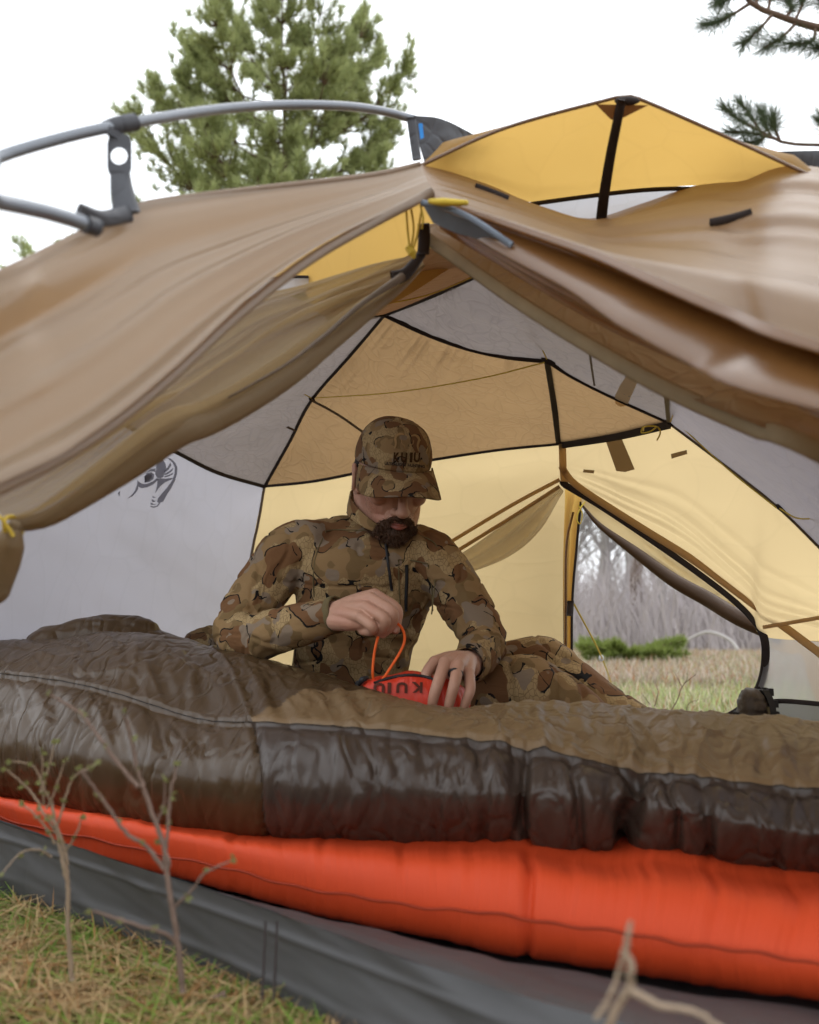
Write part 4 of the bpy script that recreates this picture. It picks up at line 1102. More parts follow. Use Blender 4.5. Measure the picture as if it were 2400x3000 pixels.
m = MB(); m.chain(PL((1052, 2005, 1.70), (1062, 1992, 1.69), (1075, 1986, 1.70)), [.004, .006, .004]); m.chain(PL((1048, 2000, 1.70), (1045, 2030, 1.70)), [.004, .004]); m.build('cord_lock', M['black'], sack)
for ch, x in (('K', 1222), ('U', 1178), ('I', 1141), ('U', 1111)):
    decal('lettering', text_polys(ch, x, 2015 + (1170 - x) * 0.02, 11 if ch == 'I' else 33, 32, math.pi + 0.03), bv, M['sack_print'], sack, 0.0035, 1.67)
def flat_cord(pts, w):
    V, F = tube_geo(crs(PL(*pts), 40), w, seg=8, flat=0.55, flat_dir=np.array([0, -1.0, 0]))
    return mesh_from('pull_cord', V, F)
link('pull_cord', flat_cord(((1096, 1998, 1.70), (1092, 1970, 1.69), (1096, 1920, 1.69), (1104, 1880, 1.69), (1112, 1852, 1.70)), 0.0026), M['cord_orange'], sack)
link('pull_cord', flat_cord(((1150, 1838, 1.715), (1162, 1828, 1.70), (1172, 1833, 1.70), (1183, 1852, 1.70), (1185, 1880, 1.70), (1170, 1915, 1.695), (1142, 1960, 1.69), (1122, 1990, 1.69)), 0.0026), M['cord_orange'], sack)
# ------------------------------------------------------------------ the man
man = thing('person', P(1050, 2330, 2.1), 'seated man in camouflage shirt and cap, looking down and pulling an orange cord', 'person')
HEAD = Matrix.Translation(P(1147, 1404, 1.985)) @ Matrix.Rotation(math.radians(17), 4, 'Z') @ Matrix.Rotation(math.radians(27), 4, 'X')
def H(x, y, z): return HEAD @ Vector((x, y, z))

def right_hand(m):
    w = P(968, 1800, 1.775)
    K = dict(p=P(1052, 1806, 1.690), r=P(1070, 1778, 1.700), m=P(1084, 1752, 1.715), i=P(1098, 1742, 1.745))
    for k, r in (('p', .0115), ('r', .0125), ('m', .0130), ('i', .0125)):
        m.chain([w, w * .5 + K[k] * .5 + Vector((0, -.004, .003)), K[k]], [.021, .0165, r], n=12)
    m.chain(PL((985, 1818, 1.75), (1030, 1822, 1.715), (1058, 1826, 1.70)), [.020, .018, .012])
    m.ell(P(1085, 1822, 1.70), (.022, .016, .020)); m.ell(P(1106, 1826, 1.688), (.012, .011, .012))
    m.chain([K['p'], P(1090, 1836, 1.672), P(1086, 1850, 1.69), P(1062, 1848, 1.705)], [.0112, .0103, .0092, .0082])
    m.chain([K['r'], P(1126, 1812, 1.668), P(1123, 1842, 1.684), P(1108, 1856, 1.70)], [.0122, .0110, .0098, .0082])
    m.chain([K['m'], P(1148, 1792, 1.684), P(1146, 1832, 1.694), P(1122, 1858, 1.70)], [.0125, .0113, .0100, .0082])
    m.chain([K['i'], P(1160, 1782, 1.722), P(1164, 1818, 1.720), P(1158, 1842, 1.714)], [.0122, .0110, .0096, .0080])
    m.chain([P(1000, 1812, 1.775), P(1070, 1818, 1.765), P(1125, 1836, 1.745), P(1160, 1846, 1.722)], [.016, .0135, .0105, .0085])
def left_hand(m):
    w = P(1368, 1940, 1.80)
    K = dict(i=P(1274, 1940, 1.715), m=P(1304, 1942, 1.690), r=P(1343, 1950, 1.685), p=P(1374, 1972, 1.695))
    for k, r in (('i', .0125), ('m', .0128), ('r', .0125), ('p', .0115)):
        m.chain([w, w * .5 + K[k] * .5 + Vector((0, -.003, .006)), K[k]], [.023, .0165, r], n=12)
    m.chain([K['i'], P(1250, 1972, 1.70), P(1248, 2005, 1.695), P(1256, 2040, 1.69)], [.0122, .0105, .0095, .008])
    m.chain([K['m'], P(1284, 2000, 1.655), P(1270, 2045, 1.652), P(1264, 2086, 1.66)], [.0122, .0112, .0100, .0085])
    m.chain([K['r'], P(1332, 2002, 1.652), P(1320, 2046, 1.650), P(1311, 2088, 1.655)], [.0120, .0110, .0098, .0084])
    m.chain([K['p'], P(1378, 2018, 1.662), P(1366, 2054, 1.660), P(1354, 2090, 1.665)], [.0110, .0100, .0090, .0078])
    m.chain([P(1345, 1962, 1.78), P(1300, 1990, 1.77), P(1260, 2010, 1.755), P(1235, 2030, 1.75)], [.016, .0135, .011, .009])

# skeleton of arms, used for body and sleeves
R_ARM = PL((905, 1600, 2.02), (850, 1620, 2.02), (770, 1725, 2.00), (700, 1845, 1.93), (740, 1868, 1.89), (850, 1838, 1.83), (985, 1800, 1.775))
R_RAD = [.066, .068, .061, .056, .054, .047, .036]
L_ARM = PL((1215, 1610, 2.03), (1272, 1640, 2.02), (1345, 1745, 2.00), (1405, 1850, 1.96), (1412, 1892, 1.92), (1392, 1930, 1.86), (1368, 1950, 1.80))
L_RAD = [.063, .064, .056, .051, .050, .045, .036]
SPINE = [(1010, 2330, 2.14, .17, .115), (1015, 2150, 2.13, .160, .110), (1022, 1990, 2.11, .140, .105), (1042, 1880, 2.09, .140, .105), (1066, 1770, 2.07, .158, .112),
         (1080, 1660, 2.05, .172, .112), (1082, 1600, 2.055, .160, .092), (1090, 1560, 2.07, .110, .072), (1100, 1525, 2.08, .060, .056)]
def torso(m, grow=0.0):
    yaw = math.radians(10)
    n = 40; sp = np.array([(*P(a, b, c), d, e) for a, b, c, d, e in SPINE])
    c = crs_even(sp, n); ph = np.linspace(0, 2 * math.pi, 32, endpoint=False)
    g = np.zeros((n, 32, 3))
    for i in range(n):
        a, b_ = c[i, 3] + grow, c[i, 4] + grow
        for j, t in enumerate(ph):
            cs, sn = math.cos(t), math.sin(t)
            x = a * math.copysign(abs(cs) ** .85, cs); y = b_ * math.copysign(abs(sn) ** .85, sn)
            g[i, j] = (c[i, 0] + x * math.cos(yaw) - y * math.sin(yaw), c[i, 1] + x * math.sin(yaw) + y * math.cos(yaw), c[i, 2])
    F = grid_faces(n, 32, wrap_v=True).tolist(); F.append(list(range(32))[::-1]); F.append([(n - 1) * 32 + k for k in range(32)])
    m.add(g.reshape(-1, 3), F)

def head(m):
    h = MB()
    h.ell((0, .012, .035), (.076, .097, .088))
    h.ell((0, -.028, -.022), (.063, .066, .080))
    h.ell((0, -.042, -.075), (.050, .050, .038))
    for s in (-1, 1):
        h.chain([(s * .060, .020, -.040), (s * .055, -.01, -.075), (s * .028, -.066, -.100)], [.020, .020, .020])
        h.ell((s * .042, -.066, -.020), (.024, .022, .020))
        h.ell((s * .0135, -.104, -.043), (.0090, .012, .0088))
        # ear: rim, lobe, hollow
        a = np.linspace(-.9, 4.2, 18)
        h.tube([(s * (.081 + .006 * math.sin(t * .7)), .016 - .016 * math.cos(t + .3) * -1, -.004 + .028 * math.sin(t + .3)) for t in a], .0052, seg=8)
        h.ell((s * .077, .012, -.006), (.006, .015, .026)); h.ell((s * .074, .002, -.030), (.006, .008, .009))
        h.ell((s * .031, -.074, .006), (.015, .010, .009))                     # closed-down eyelid
    h.ell((0, -.078, .024), (.054, .022, .014))
    h.chain([(0, -.092, .012), (0, -.109, -.014), (0, -.121, -.036)], [.0090, .0108, .0128])
    h.ell((0, -.120, -.039), (.0150, .0145, .0120))
    h.ell((0, -.088, -.060), (.030, .018, .018))
    h.ell((0, -.084, -.098), (.026, .020, .018))
    h.chain([(0, .03, -.03), (0, .045, -.11)], [.062, .058])
    h.xf(HEAD); m.v += h.v; m.f += [[k + m.n for k in f] for f in h.f]; m.n += h.n
    m.chain([H(0, .035, -.06), P(1108, 1510, 2.045), P(1095, 1590, 2.07)], [.056, .058, .06])

b = MB()
head(b); torso(b, -0.022)
b.chain(R_ARM, [r - .016 for r in R_RAD[:-1]] + [.027]); b.chain(L_ARM, [r - .016 for r in L_RAD[:-1]] + [.028])
right_hand(b); left_hand(b)
# hidden legs keep the body whole
LEG_A = PL((1120, 2200, 2.12), (1330, 2060, 2.14), (1545, 1975, 2.12), (1615, 1985, 2.10), (1825, 2130, 2.0), (2120, 2270, 1.9))
LEG_B = PL((1050, 2240, 2.06), (1300, 2110, 2.0), (1500, 2030, 1.96), (1600, 2050, 1.94), (1760, 2180, 1.92), (1900, 2330, 1.92))
b.chain(LEG_A, [.075, .065, .050, .050, .045, .035]); b.chain(LEG_B, [.075, .065, .050, .050, .045, .035])
body = b.remesh('body', 0.0021, M['skin'], man, 2)

# ---- shirt
s = MB(); torso(s); s.chain(R_ARM, R_RAD); s.chain(L_ARM, L_RAD)
s.chain(PL((905, 1605, 2.03), (1000, 1590, 2.06), (1090, 1590, 2.07), (1170, 1605, 2.06), (1220, 1620, 2.04)), [.066, .064, .062, .062, .064])
EL_R, EL_L = np.array(R_ARM[3]), np.array(L_ARM[3])
AX = [(np.array(R_ARM[i]), np.array(R_ARM[i + 1])) for i in (2, 3, 4, 5)] + [(np.array(L_ARM[i]), np.array(L_ARM[i + 1])) for i in (2, 3, 4, 5)]
def shirt_f(p, n):
    d = 0.0035 * fbm(p, 14, 3, 3)
    # creases bunch round elbows and along the forearms
    for e, ax, sd_ in ((EL_R, np.array(R_ARM[5]) - np.array(R_ARM[3]), 5), (EL_L, np.array(L_ARM[6]) - np.array(L_ARM[2]), 9)):
        ax = ax / np.linalg.norm(ax); r = np.linalg.norm(p - e, axis=1)
        w = np.exp(-(r / .13) ** 2)
        q = (p - e) @ ax
        per = p - e - q[:, None] * ax
        d += w * 0.0065 * noise(np.stack([q * 60 + 6 * noise(p, 14, 8), per[:, 0] * 9, per[:, 2] * 9], -1), 1, sd_)
    # soft folds that sag across the belly and pull from the armpits
    bel = np.exp(-((p[:, 2] - .36) / .10) ** 2) * (np.abs(p[:, 0] + .12) < .2)
    d += 0.008 * bel * noise(np.stack([p[:, 0] * 5, p[:, 1] * 4, p[:, 2] * 34 + p[:, 0] * 9], -1), 1, 14)
    d += 0.005 * np.exp(-(np.linalg.norm(p - np.array(P(1270, 1640, 1.97)), axis=1) / .11) ** 2) * noise(np.stack([p[:, 0] * 60 + p[:, 2] * 28, p[:, 1] * 10, p[:, 2] * 8], -1), 1, 15)
    rd = np.abs(noise(p * np.array([1, 1, 1.4]), 13, 31))
    d -= 0.004 * np.exp(-(rd / .08) ** 2)
    return d
shirt = s.remesh('shirt', 0.004, M['camo'], man, 4, shirt_f)
def cut(o, tests):
    """open a garment where the body leaves it"""
    bm = bmesh.new(); bm.from_mesh(o.data)
    bm.verts.ensure_lookup_table()
    kill = [v for v in bm.verts if any((v.co - c).dot(n) > 0 and (v.co - c).length < r for c, n, r in tests)]
    bmesh.ops.delete(bm, geom=kill, context='VERTS'); bm.to_mesh(o.data); bm.free()
    o.data.polygons.foreach_set('use_smooth', np.ones(len(o.data.polygons), bool))
R_CUT = (P(988, 1799, 1.774), (R_ARM[6] - R_ARM[5]).normalized()); L_CUT = (P(1371, 1947, 1.808), (L_ARM[6] - L_ARM[5]).normalized())
cut(shirt, [(*R_CUT, .1), (*L_CUT, .1)])
md = shirt.modifiers.new('thickness', 'SOLIDIFY'); md.thickness = 0.002; md.offset = -1
def ring(name, c, ax, r1, r2, rad, mat, parent, flatk=1.0):
    ax = Vector(ax).normalized(); u = ax.cross(Vector((0, 0, 1))).normalized(); v = ax.cross(u)
    pts = [Vector(c) + u * (r1 * math.cos(t)) + v * (r2 * math.sin(t)) for t in np.linspace(0, 2 * math.pi, 36, endpoint=False)]
    V, F = tube_geo(pts, rad, seg=8, closed=True, flat=flatk, flat_dir=lambda p: np.array(tuple(Vector(p) - Vector(c))))
    return link(name, mesh_from(name, V, F), mat, parent)
ring('cuff', R_CUT[0] - R_CUT[1] * .004, R_CUT[1], .035, .035, .009, M['cuff'], shirt, .35)
ring('cuff', L_CUT[0] - L_CUT[1] * .004, L_CUT[1], .035, .035, .009, M['camo'], shirt, .35)
# stand-up collar, open to the front
def collar():
    base = PL((1170, 1578, 1.955), (1075, 1548, 1.955), (1022, 1505, 2.005), (1040, 1470, 2.10), (1110, 1460, 2.135), (1185, 1490, 2.10), (1205, 1545, 2.02), (1185, 1582, 1.955))
    top = PL((1150, 1560, 1.945), (1085, 1520, 1.945), (1032, 1462, 1.99), (1046, 1430, 2.09), (1110, 1425, 2.125), (1180, 1455, 2.09), (1208, 1525, 2.01), (1172, 1566, 1.945))
    o = sheet('collar', M['camo'], shirt, base, top, None, None, 60, 10, lambda u, v, g: 0.003 * fbm(g, 18, 3, 3), False)
    mm = o.modifiers.new('thickness', 'SOLIDIFY'); mm.thickness = 0.004
collar()
sv = bvh_of(shirt)
def on_shirt(pts, off=0.002): return [onto(sv, x, y, off, 1.95) for x, y in pts]
m = MB(); m.tube(crs(on_shirt(((1130, 1592), (1136, 1640), (1143, 1690), (1148, 1730))), 24), 0.0036, seg=6); m.build('front_zip', M['black'], shirt)
m = MB(); m.tube(crs(on_shirt(((1192, 1655), (1192, 1700), (1190, 1750), (1190, 1790))), 24), 0.0042, seg=6); m.build('pocket_zip', M['black'], shirt)
for pts in (((1168, 1640), (1170, 1720), (1174, 1790), (1186, 1797)), ((1168, 1640), (1205, 1642), (1255, 1652)), ((1255, 1655), (1265, 1720), (1268, 1790)), ((1080, 1500 + 55), (990, 1552), (955, 1556)), ((955, 1556), (928, 1620), (918, 1690), (920, 1750)), ((1210, 1560), (1280, 1600), (1275, 1700), (1265, 1800))):
    m = MB(); m.tube(crs(on_shirt(pts, .0008), 24), 0.0016, seg=5); m.build('shirt_seam', M['cuff'], shirt)

# ---- trousers
t_ = MB()
t_.chain(LEG_A, [.098, .098, .086, .082, .066, .055]); t_.chain(LEG_B, [.100, .098, .080, .078, .070, .06])
t_.chain(PL((920, 2260, 2.16), (1010, 2240, 2.14), (1120, 2240, 2.14)), [.12, .13, .12])
t_.chain(PL((900, 2230, 2.14), (760, 2180, 2.12), (700, 2160, 2.0), (900, 2230, 1.9)), [.09, .075, .065, .055])
def pants_f(p, n):
    d = 0.005 * fbm(p, 9, 3, 8)
    rd = np.abs(noise(p * np.array([1.3, 1, .8]), 9, 41)); d -= 0.008 * np.exp(-(rd / .07) ** 2)
    return d
trousers = t_.remesh('trousers', 0.006, M['camo_pants'], man, 4, pants_f)

# ---- boot, toe up, heel on the floor
def make_boot():
    root = bpy.data.objects.new('boot', None)
    up = MB()
    toe = P(2212, 2060, 1.9)
    toe = P(2208, 2052, 1.9)
    up.ell(toe + Vector((-.004, 0, -.012)), (.029, .042, .040)); up.ell(toe + Vector((-.010, 0, -.07)), (.036, .044, .07))
    up.ell(toe + Vector((-.016, 0, -.14)), (.044, .044, .07)); up.ell(toe + Vector((-.02, 0, -.21)), (.055, .042, .06))
    up.chain([toe + Vector((-.035, 0, -.20)), toe + Vector((-.13, 0.03, -.19))], [.048, .052])
    u = up.remesh('boot', 0.004, M['boot'], man, 4, lambda p, n: 0.0025 * fbm(p, 40, 3, 2) - 0.004 * np.exp(-(np.abs(noise(p * np.array([1, 1, 2.2]), 22, 3)) / .08) ** 2))
    so = MB()
    n = 20
    zs = np.linspace(.022, -.25, n)
    prof = np.interp(zs, [-.25, -.22, -.1, -.02, .018, .03], [.024, .030, .030, .034, .026, .012])
    xs = np.interp(zs, [-.25, -.1, 0, .03], [.022, .022, .020, .008])
    V = []
    for z, w, x in zip(zs, prof, xs):
        c = toe + Vector((x, 0, z))
        for a_, b_ in ((0, -1), (.013, -1), (.013, 1), (0, 1)):
            V.append((c.x + a_, c.y + w * b_, c.z))
    F = grid_faces(n, 4, wrap_v=True).tolist() + [[0, 1, 2, 3], [(n - 1) * 4 + k for k in range(4)][::-1]]
    so.add(V, F)
    for k in range(12):
        z = .018 - k * .023
        w = np.interp(z, zs[::-1], prof[::-1])
        for sgn in (-1, 1):
            so.box(toe + Vector((.0355 if z < .01 else .030, sgn * w * .62, z)), (.0045, w * .36, .0075))
    so.build('sole', M['boot_sole'], u, False)
    for k in range(4):
        z = -.03 - k * .028
        lc = MB(); lc.tube(crs([toe + Vector((-.026 - k * .006, -.034, z)), toe + Vector((-.040 - k * .006, 0, z + .006)), toe + Vector((-.026 - k * .006, .034, z))], 10), .0028, seg=6)
        lc.build('lace', M['boot_sole'], u)
    st = MB(); st.tube(crs([toe + Vector((.014, -.040, -.01)), toe + Vector((.014, -.045, -.06)), toe + Vector((.008, -.046, -.15))], 12), .003, seg=6); st.build('welt', M['cuff'], u)
    bpy.data.objects.remove(root)
make_boot()

# ---- ring on the finger
rp = P(1336, 1976, 1.672)
ring('finger_ring', rp, P(1330, 2002, 1.652) - P(1343, 1950, 1.685), .0134, .0134, .0034, M['black'], man, .5)
# ---- finger nails
for a_, b_ in ((P(1158, 1846, 1.706), .005),):
    m = MB(); m.ell(a_, (b_, .0015, b_ * 1.1)); m.build('nail', M['nail'], man)

# ---- beard, hair, lips
bd = MB()
for s_ in (-1, 1):
    bd.chain([(s_ * .003, -.1065, -.0565), (s_ * .017, -.101, -.061), (s_ * .027, -.090, -.078)], [.0062, .0075, .0085])
    bd.chain([(s_ * .028, -.087, -.078), (s_ * .032, -.078, -.095), (s_ * .016, -.078, -.102)], [.010, .015, .018])
    bd.chain([(s_ * .034, -.070, -.098), (s_ * .050, -.036, -.096)], [.014, .009])
bd.ell((0, -.084, -.098), (.032, .028, .024)); bd.ell((0, -.088, -.104), (.025, .022, .019)); bd.ell((0, -.096, -.090), (.013, .012, .008))
bd.xf(HEAD)
beard = bd.remesh('beard', 0.0026, M['beard'], man, 2, lambda p, n: 0.0032 * fbm(p * np.array([1, 1, .6]), 90, 3, 3))
def strands(src, name, mat, parent, count, lmin, lmax, gdir, width, seed, mask=None):
    rng = np.random.default_rng(seed); me = src.data
    n = len(me.polygons); ar = np.empty(n, np.float32); me.polygons.foreach_get('area', ar)
    ce = np.empty(n * 3, np.float32); me.polygons.foreach_get('center', ce); ce = ce.reshape(-1, 3)
    no = np.empty(n * 3, np.float32); me.polygons.foreach_get('normal', no); no = no.reshape(-1, 3)
    if mask is not None: ar = ar * mask(ce, no)
    k = rng.choice(n, count, p=ar / ar.sum())
    p = ce[k] + rng.normal(0, .0012, (count, 3)); nm = no[k]
    g = np.array(tuple(gdir))
    d = nm * .75 + g * rng.uniform(.4, 1.1, (count, 1)) + rng.normal(0, .28, (count, 3)); d /= np.linalg.norm(d, axis=1, keepdims=True)
    L = rng.uniform(lmin, lmax, (count, 1))
    mid = p + d * L * .55; tip = mid + (d * .6 + g * .6 + rng.normal(0, .2, (count, 3))) * L * .45
    sd_ = np.cross(d, rng.normal(0, 1, (count, 3))); sd_ /= np.linalg.norm(sd_, axis=1, keepdims=True); sd_ *= width
    V = np.stack([p - sd_, p + sd_, mid + sd_ * .7, mid - sd_ * .7, tip], 1).reshape(-1, 3)
    b0 = np.arange(count) * 5
    F = [(a, a + 1, a + 2, a + 3) for a in b0] + [(a + 3, a + 2, a + 4) for a in b0]
    o = link(name, mesh_from(name, V, F), mat, parent); o['kind'] = 'stuff'
    return o
gd = (HEAD.to_3x3() @ Vector((0, -.25, -1)))
strands(beard, 'whiskers', M['beard'], beard, 5600, .004, .010, gd, .0006, 3)
HI = np.array(HEAD.inverted())
def jaw(ce, no):
    q = ce @ HI[:3, :3].T + HI[:3, 3]
    return ((np.abs(q[:, 0]) > .035) & (q[:, 2] < -.025) & (q[:, 2] > -.12) & (q[:, 1] > -.07) & (q[:, 1] < .02)).astype(float) * (np.linalg.norm(q, axis=1) < .15) + 1e-9
strands(body, 'stubble', M['beard'], beard, 5000, .001, .002, gd, .00018, 5, jaw)
hr = MB()
for s_ in (-1, 1):
    hr.ell((s_ * .0735, -.012, .004), (.006, .013, .030)); hr.ell((s_ * .070, .035, .015), (.009, .03, .03))
hr.ell((0, .062, -.01), (.066, .048, .055)); hr.xf(HEAD)
hair = hr.remesh('hair', 0.003, M['hair'], man, 2, lambda p, n: 0.001 * fbm(p, 90, 2, 1))
strands(hair, 'hair_strands', M['hair'], hair, 1500, .004, .009, gd, .0005, 6)
lp = MB(); lp.chain([(-.019, -.101, -.0755), (0, -.1100, -.078), (.019, -.101, -.0755)], [.0025, .0048, .0025]); lp.chain([(-.018, -.101, -.070), (0, -.1085, -.0695), (.018, -.101, -.070)], [.002, .0032, .002])
lp.xf(HEAD); lp.remesh('lips', 0.0015, M['lip'], man, 2)
for s_ in (-1, 1):
    br = MB(); br.chain([(s_ * .014, -.098, .022), (s_ * .03, -.097, .028), (s_ * .046, -.086, .024)], [.003, .0045, .003]); br.xf(HEAD); br.build('eyebrow', M['beard'], man)
    ey = MB(); ey.chain([(s_ * .018, -.0885, .000), (s_ * .031, -.0925, -.004), (s_ * .044, -.0865, -.001)], [.001, .0016, .001]); ey.xf(HEAD); ey.build('eyelashes', M['hair'], man)

# ---- cap
cap = None
def make_cap():
    global cap
    nu, nv = 72, 26
    g = np.zeros((nu, nv, 3))
    ph = np.linspace(0, 2 * math.pi, nu, endpoint=False)
    for i, f in enumerate(ph):
        fx, fy = math.sin(f), -math.cos(f)                      # f = 0 looks forward (-y)
        front = max(0, -fy)
        base_z = 0.040 + 0.006 * front
        a, bq = .0865, (.106 if fy < 0 else .108)
        for j, t in enumerate(np.linspace(0, 1, nv)):
            th = t * math.pi / 2
            rr = math.cos(th) ** (.66 - .14 * front)
            zz = math.sin(th) ** (1.05 - .05 * front)
            g[i, j] = (fx * a * rr, .006 + fy * bq * rr, base_z + (.138 - base_z) * zz)
            seamk = min(abs(((f + s0) % (math.pi / 3)) - 0) for s0 in (0,)) if False else 0
    # panel seams pinch in a little
    dst = np.abs((ph + math.pi / 6) % (math.pi / 3) - math.pi / 6)
    n_ = grid_normals(g); c0 = g.mean((0, 1))
    if (n_ * (g - c0)).sum(-1).mean() < 0: n_ = -n_
    g -= n_ * (0.0016 * np.exp(-(dst / .035) ** 2))[:, None, None]
    g += n_ * (0.0015 * fbm(g, 25, 2, 3))[..., None]
    Mx = np.array(HEAD)
    V = g.reshape(-1, 3) @ Mx[:3, :3].T + Mx[:3, 3]
    cap = link('cap', mesh_from('cap', V, grid_faces(nu, nv, wrap_u=True)), M['camo_cap'], man)
    mm = cap.modifiers.new('thickness', 'SOLIDIFY'); mm.thickness = .002; mm.offset = -1
    # brim with rows of stitching
    nb, nr = 60, 28
    q = np.zeros((nb, nr, 3))
    for i, f in enumerate(np.linspace(-1.30, 1.30, nb)):
        fx, fy = math.sin(f), -math.cos(f)
        e = (abs(f) / 1.30)
        L = .072 * max(0, 1 - e ** 3.2) ** .6 + .002
        bx, by = fx * .0862, .006 + fy * .1055
        for j, r in enumerate(np.linspace(0, 1, nr)):
            x = bx + fx * L * r * .28
            y = by - L * r * (0.93 + .07 * math.cos(f))
            z = .044 - .017 * r - .012 * r * r - 3.2 * x * x * (.25 + .75 * r)
            q[i, j] = (x, y, z + .0009 * abs(math.sin(r * math.pi * 8)) * (r > .08))
    V = q.reshape(-1, 3) @ Mx[:3, :3].T + Mx[:3, 3]
    brim = link('brim', mesh_from('brim', V, grid_faces(nb, nr)), M['camo_cap'], cap)
    mm = brim.modifiers.new('thickness', 'SOLIDIFY'); mm.thickness = .0035
    for r in (5, 8, 11, 14, 17, 20, 23):
        pts = q[4:-4, r] + np.array([0, 0, .0008])
        pts = pts @ Mx[:3, :3].T + Mx[:3, 3]
        V2, F2 = tube_geo(pts, .00055, seg=4); link('brim_stitch', mesh_from('brim_stitch', V2, F2), M['print_brown'], brim)
    bt = MB(); bt.ell((0, .006, .1385), (.0085, .0085, .004)); bt.xf(HEAD); bt.build('cap_button', M['camo_cap'], cap)
    return cap
make_cap()
cv = bvh_of(cap)
for ch, x in (('K', 1162), ('U', 1184), ('I', 1205), ('U', 1222)):
    decal('cap_lettering', text_polys(ch, x, 1340, 8 if ch == 'I' else 18, 29, 0.06), cv, M['print_brown'], cap, .0022, 1.95)
decal('cap_lettering', text_polys('ULTRALIGHT HUNTING', 1186, 1362, 118, 9, 0.08), cv, M['print_dark'], cap, .0022, 1.95)
def stroke(pts, w):
    c = crs([(x, y, 0) for x, y in pts], 16)[:, :2]; t = np.gradient(c, axis=0); t /= np.linalg.norm(t, axis=1, keepdims=True) + 1e-9
    nrm = np.stack([-t[:, 1], t[:, 0]], 1); ww = np.interp(np.linspace(0, 1, 16), np.linspace(0, 1, len(w)), w)[:, None]
    L, R = c + nrm * ww, c - nrm * ww
    return [[tuple(L[i]), tuple(L[i + 1]), tuple(R[i + 1]), tuple(R[i])] for i in range(15)]
for pts, w in ((((1184, 1273), (1172, 1271), (1162, 1276), (1157, 1288)), [2, 3, 3.5, 3]), (((1158, 1286), (1160, 1300), (1156, 1314)), [3.5, 3, 1.5]),
               (((1205, 1277), (1217, 1275), (1226, 1282), (1230, 1292)), [2, 3, 3.5, 3]), (((1228, 1290), (1224, 1305), (1227, 1322)), [3.5, 3, 1.5]),
               (((1176, 1288), (1178, 1300), (1184, 1304), (1188, 1316), (1196, 1318), (1202, 1312), (1203, 1304), (1211, 1300), (1212, 1290)), [1.2, 1.2, 1.2, 1.2])):
    decal('cap_emblem', stroke(pts, w), cv, M['print_gold'], cap, .0024, 1.95)
# ------------------------------------------------------------------ plants
def needles_geo(centers, axes, count, length, width, rng, spread=0.75, along=0.0):
    """tufts: count needles per centre, each one slim triangle pair"""
    c = np.repeat(np.asarray(centers, float), count, 0); a = np.repeat(np.asarray(axes, float), count, 0)
    n = len(c)
    c = c - a * (rng.uniform(0, 1, (n, 1)) * along)
    d = a + rng.normal(0, spread, (n, 3)); d /= np.linalg.norm(d, axis=1, keepdims=True)
    L = length * rng.uniform(.65, 1.15, (n, 1))
    s = np.cross(d, rng.normal(0, 1, (n, 3))); s /= np.linalg.norm(s, axis=1, keepdims=True) + 1e-9; s *= width
    V = np.stack([c - s, c + s, c + d * L * .6 + s, c + d * L], 1).reshape(-1, 3)
    b0 = np.arange(n) * 4
    F = np.stack([b0, b0 + 1, b0 + 2, b0 + 3], 1)
    return V, F

def pine(name, base, height, crown_r, crown_lo, label, seed, nl=None, mat='needle', tufts=24, tl=.20, tw=.006, thick=.16, lean=(0, 0), dens=1.0):
    rng = np.random.default_rng(seed)
    t = thing(name, base, label, 'tree')
    base = np.array(tuple(base)); top = base + np.array([lean[0], lean[1], height])
    tr = MB()
    zs = np.linspace(0, 1, 14)
    trunk = base + (top - base) * zs[:, None] + rng.normal(0, .03, (14, 3)) * (zs[:, None] > 0)
    tr.tube(trunk, list(np.interp(zs, [0, 1], [thick, .02])), seg=10)
    cen, axs = [], []
    nl = nl or 46
    for k in range(nl):
        h = crown_lo + (1 - crown_lo) * (k + rng.uniform(0, 1)) / nl
        p0 = base + (top - base) * h
        rel = (h - crown_lo) / (1 - crown_lo)
        prof = crown_r * max(0, 1 - rel ** 4) ** .6 * rng.uniform(.70, 1.08) + .12
        az = k * 2.399 + rng.uniform(-.4, .4)
        dr = np.array([math.cos(az), math.sin(az), 0])
        rise = .10 + .55 * rel + rng.uniform(-.1, .15)
        p1 = p0 + dr * prof * .55 + np.array([0, 0, prof * .55 * (rise - .12)])
        p2 = p0 + dr * prof + np.array([0, 0, prof * (rise + .22)])
        br = crs([p0, p1, p2], 9)
        tr.tube(br, [thick * .28 * (1 - .7 * rel), .008], seg=5, caps=False)
        ns = int((6 + prof * 7.5) * dens)
        for q in range(ns):
            s_ = rng.uniform(.28, 1) ** .7
            pb = br[int(s_ * 8)]
            side = np.cross(dr, [0, 0, 1]) * rng.choice([-1, 1])
            L = prof * .38 * rng.uniform(.35, 1) * (1.15 - .6 * s_) + .10
            tip = pb + side * L * rng.uniform(.2, 1) + dr * L * rng.uniform(.2, .8) + np.array([0, 0, L * rng.uniform(.15, .9)])
            tr.tube([pb, (pb + tip) / 2 - np.array([0, 0, .03]), tip], [.010, .004], seg=4, caps=False)
            ax = (tip - pb); ax[2] += .6 * L; ax /= np.linalg.norm(ax)
            for w_ in (1.0, .62):
                cen.append(pb + (tip - pb) * w_); axs.append(ax * .8 + np.array([0, 0, .5]))
    tr.build('trunk', M['bark'], t)
    V, F = needles_geo(cen, axs, tufts, tl, tw, rng, .72, .10)
    o = link('crown', mesh_from('crown', V, F), M[mat], t, False); o['kind'] = 'stuff'
    return t
pb = G(885, 1930, 0); d_ = ray(885, 1850)
pine('pine_tree', P(800, 1850 + .42 / 15 * 2600, 15.0), 10.75, 2.45, .48, 'tall green pine tree standing behind the tent', 11, 62, 'needle', 36, .19, .0080, .17, dens=2.0)
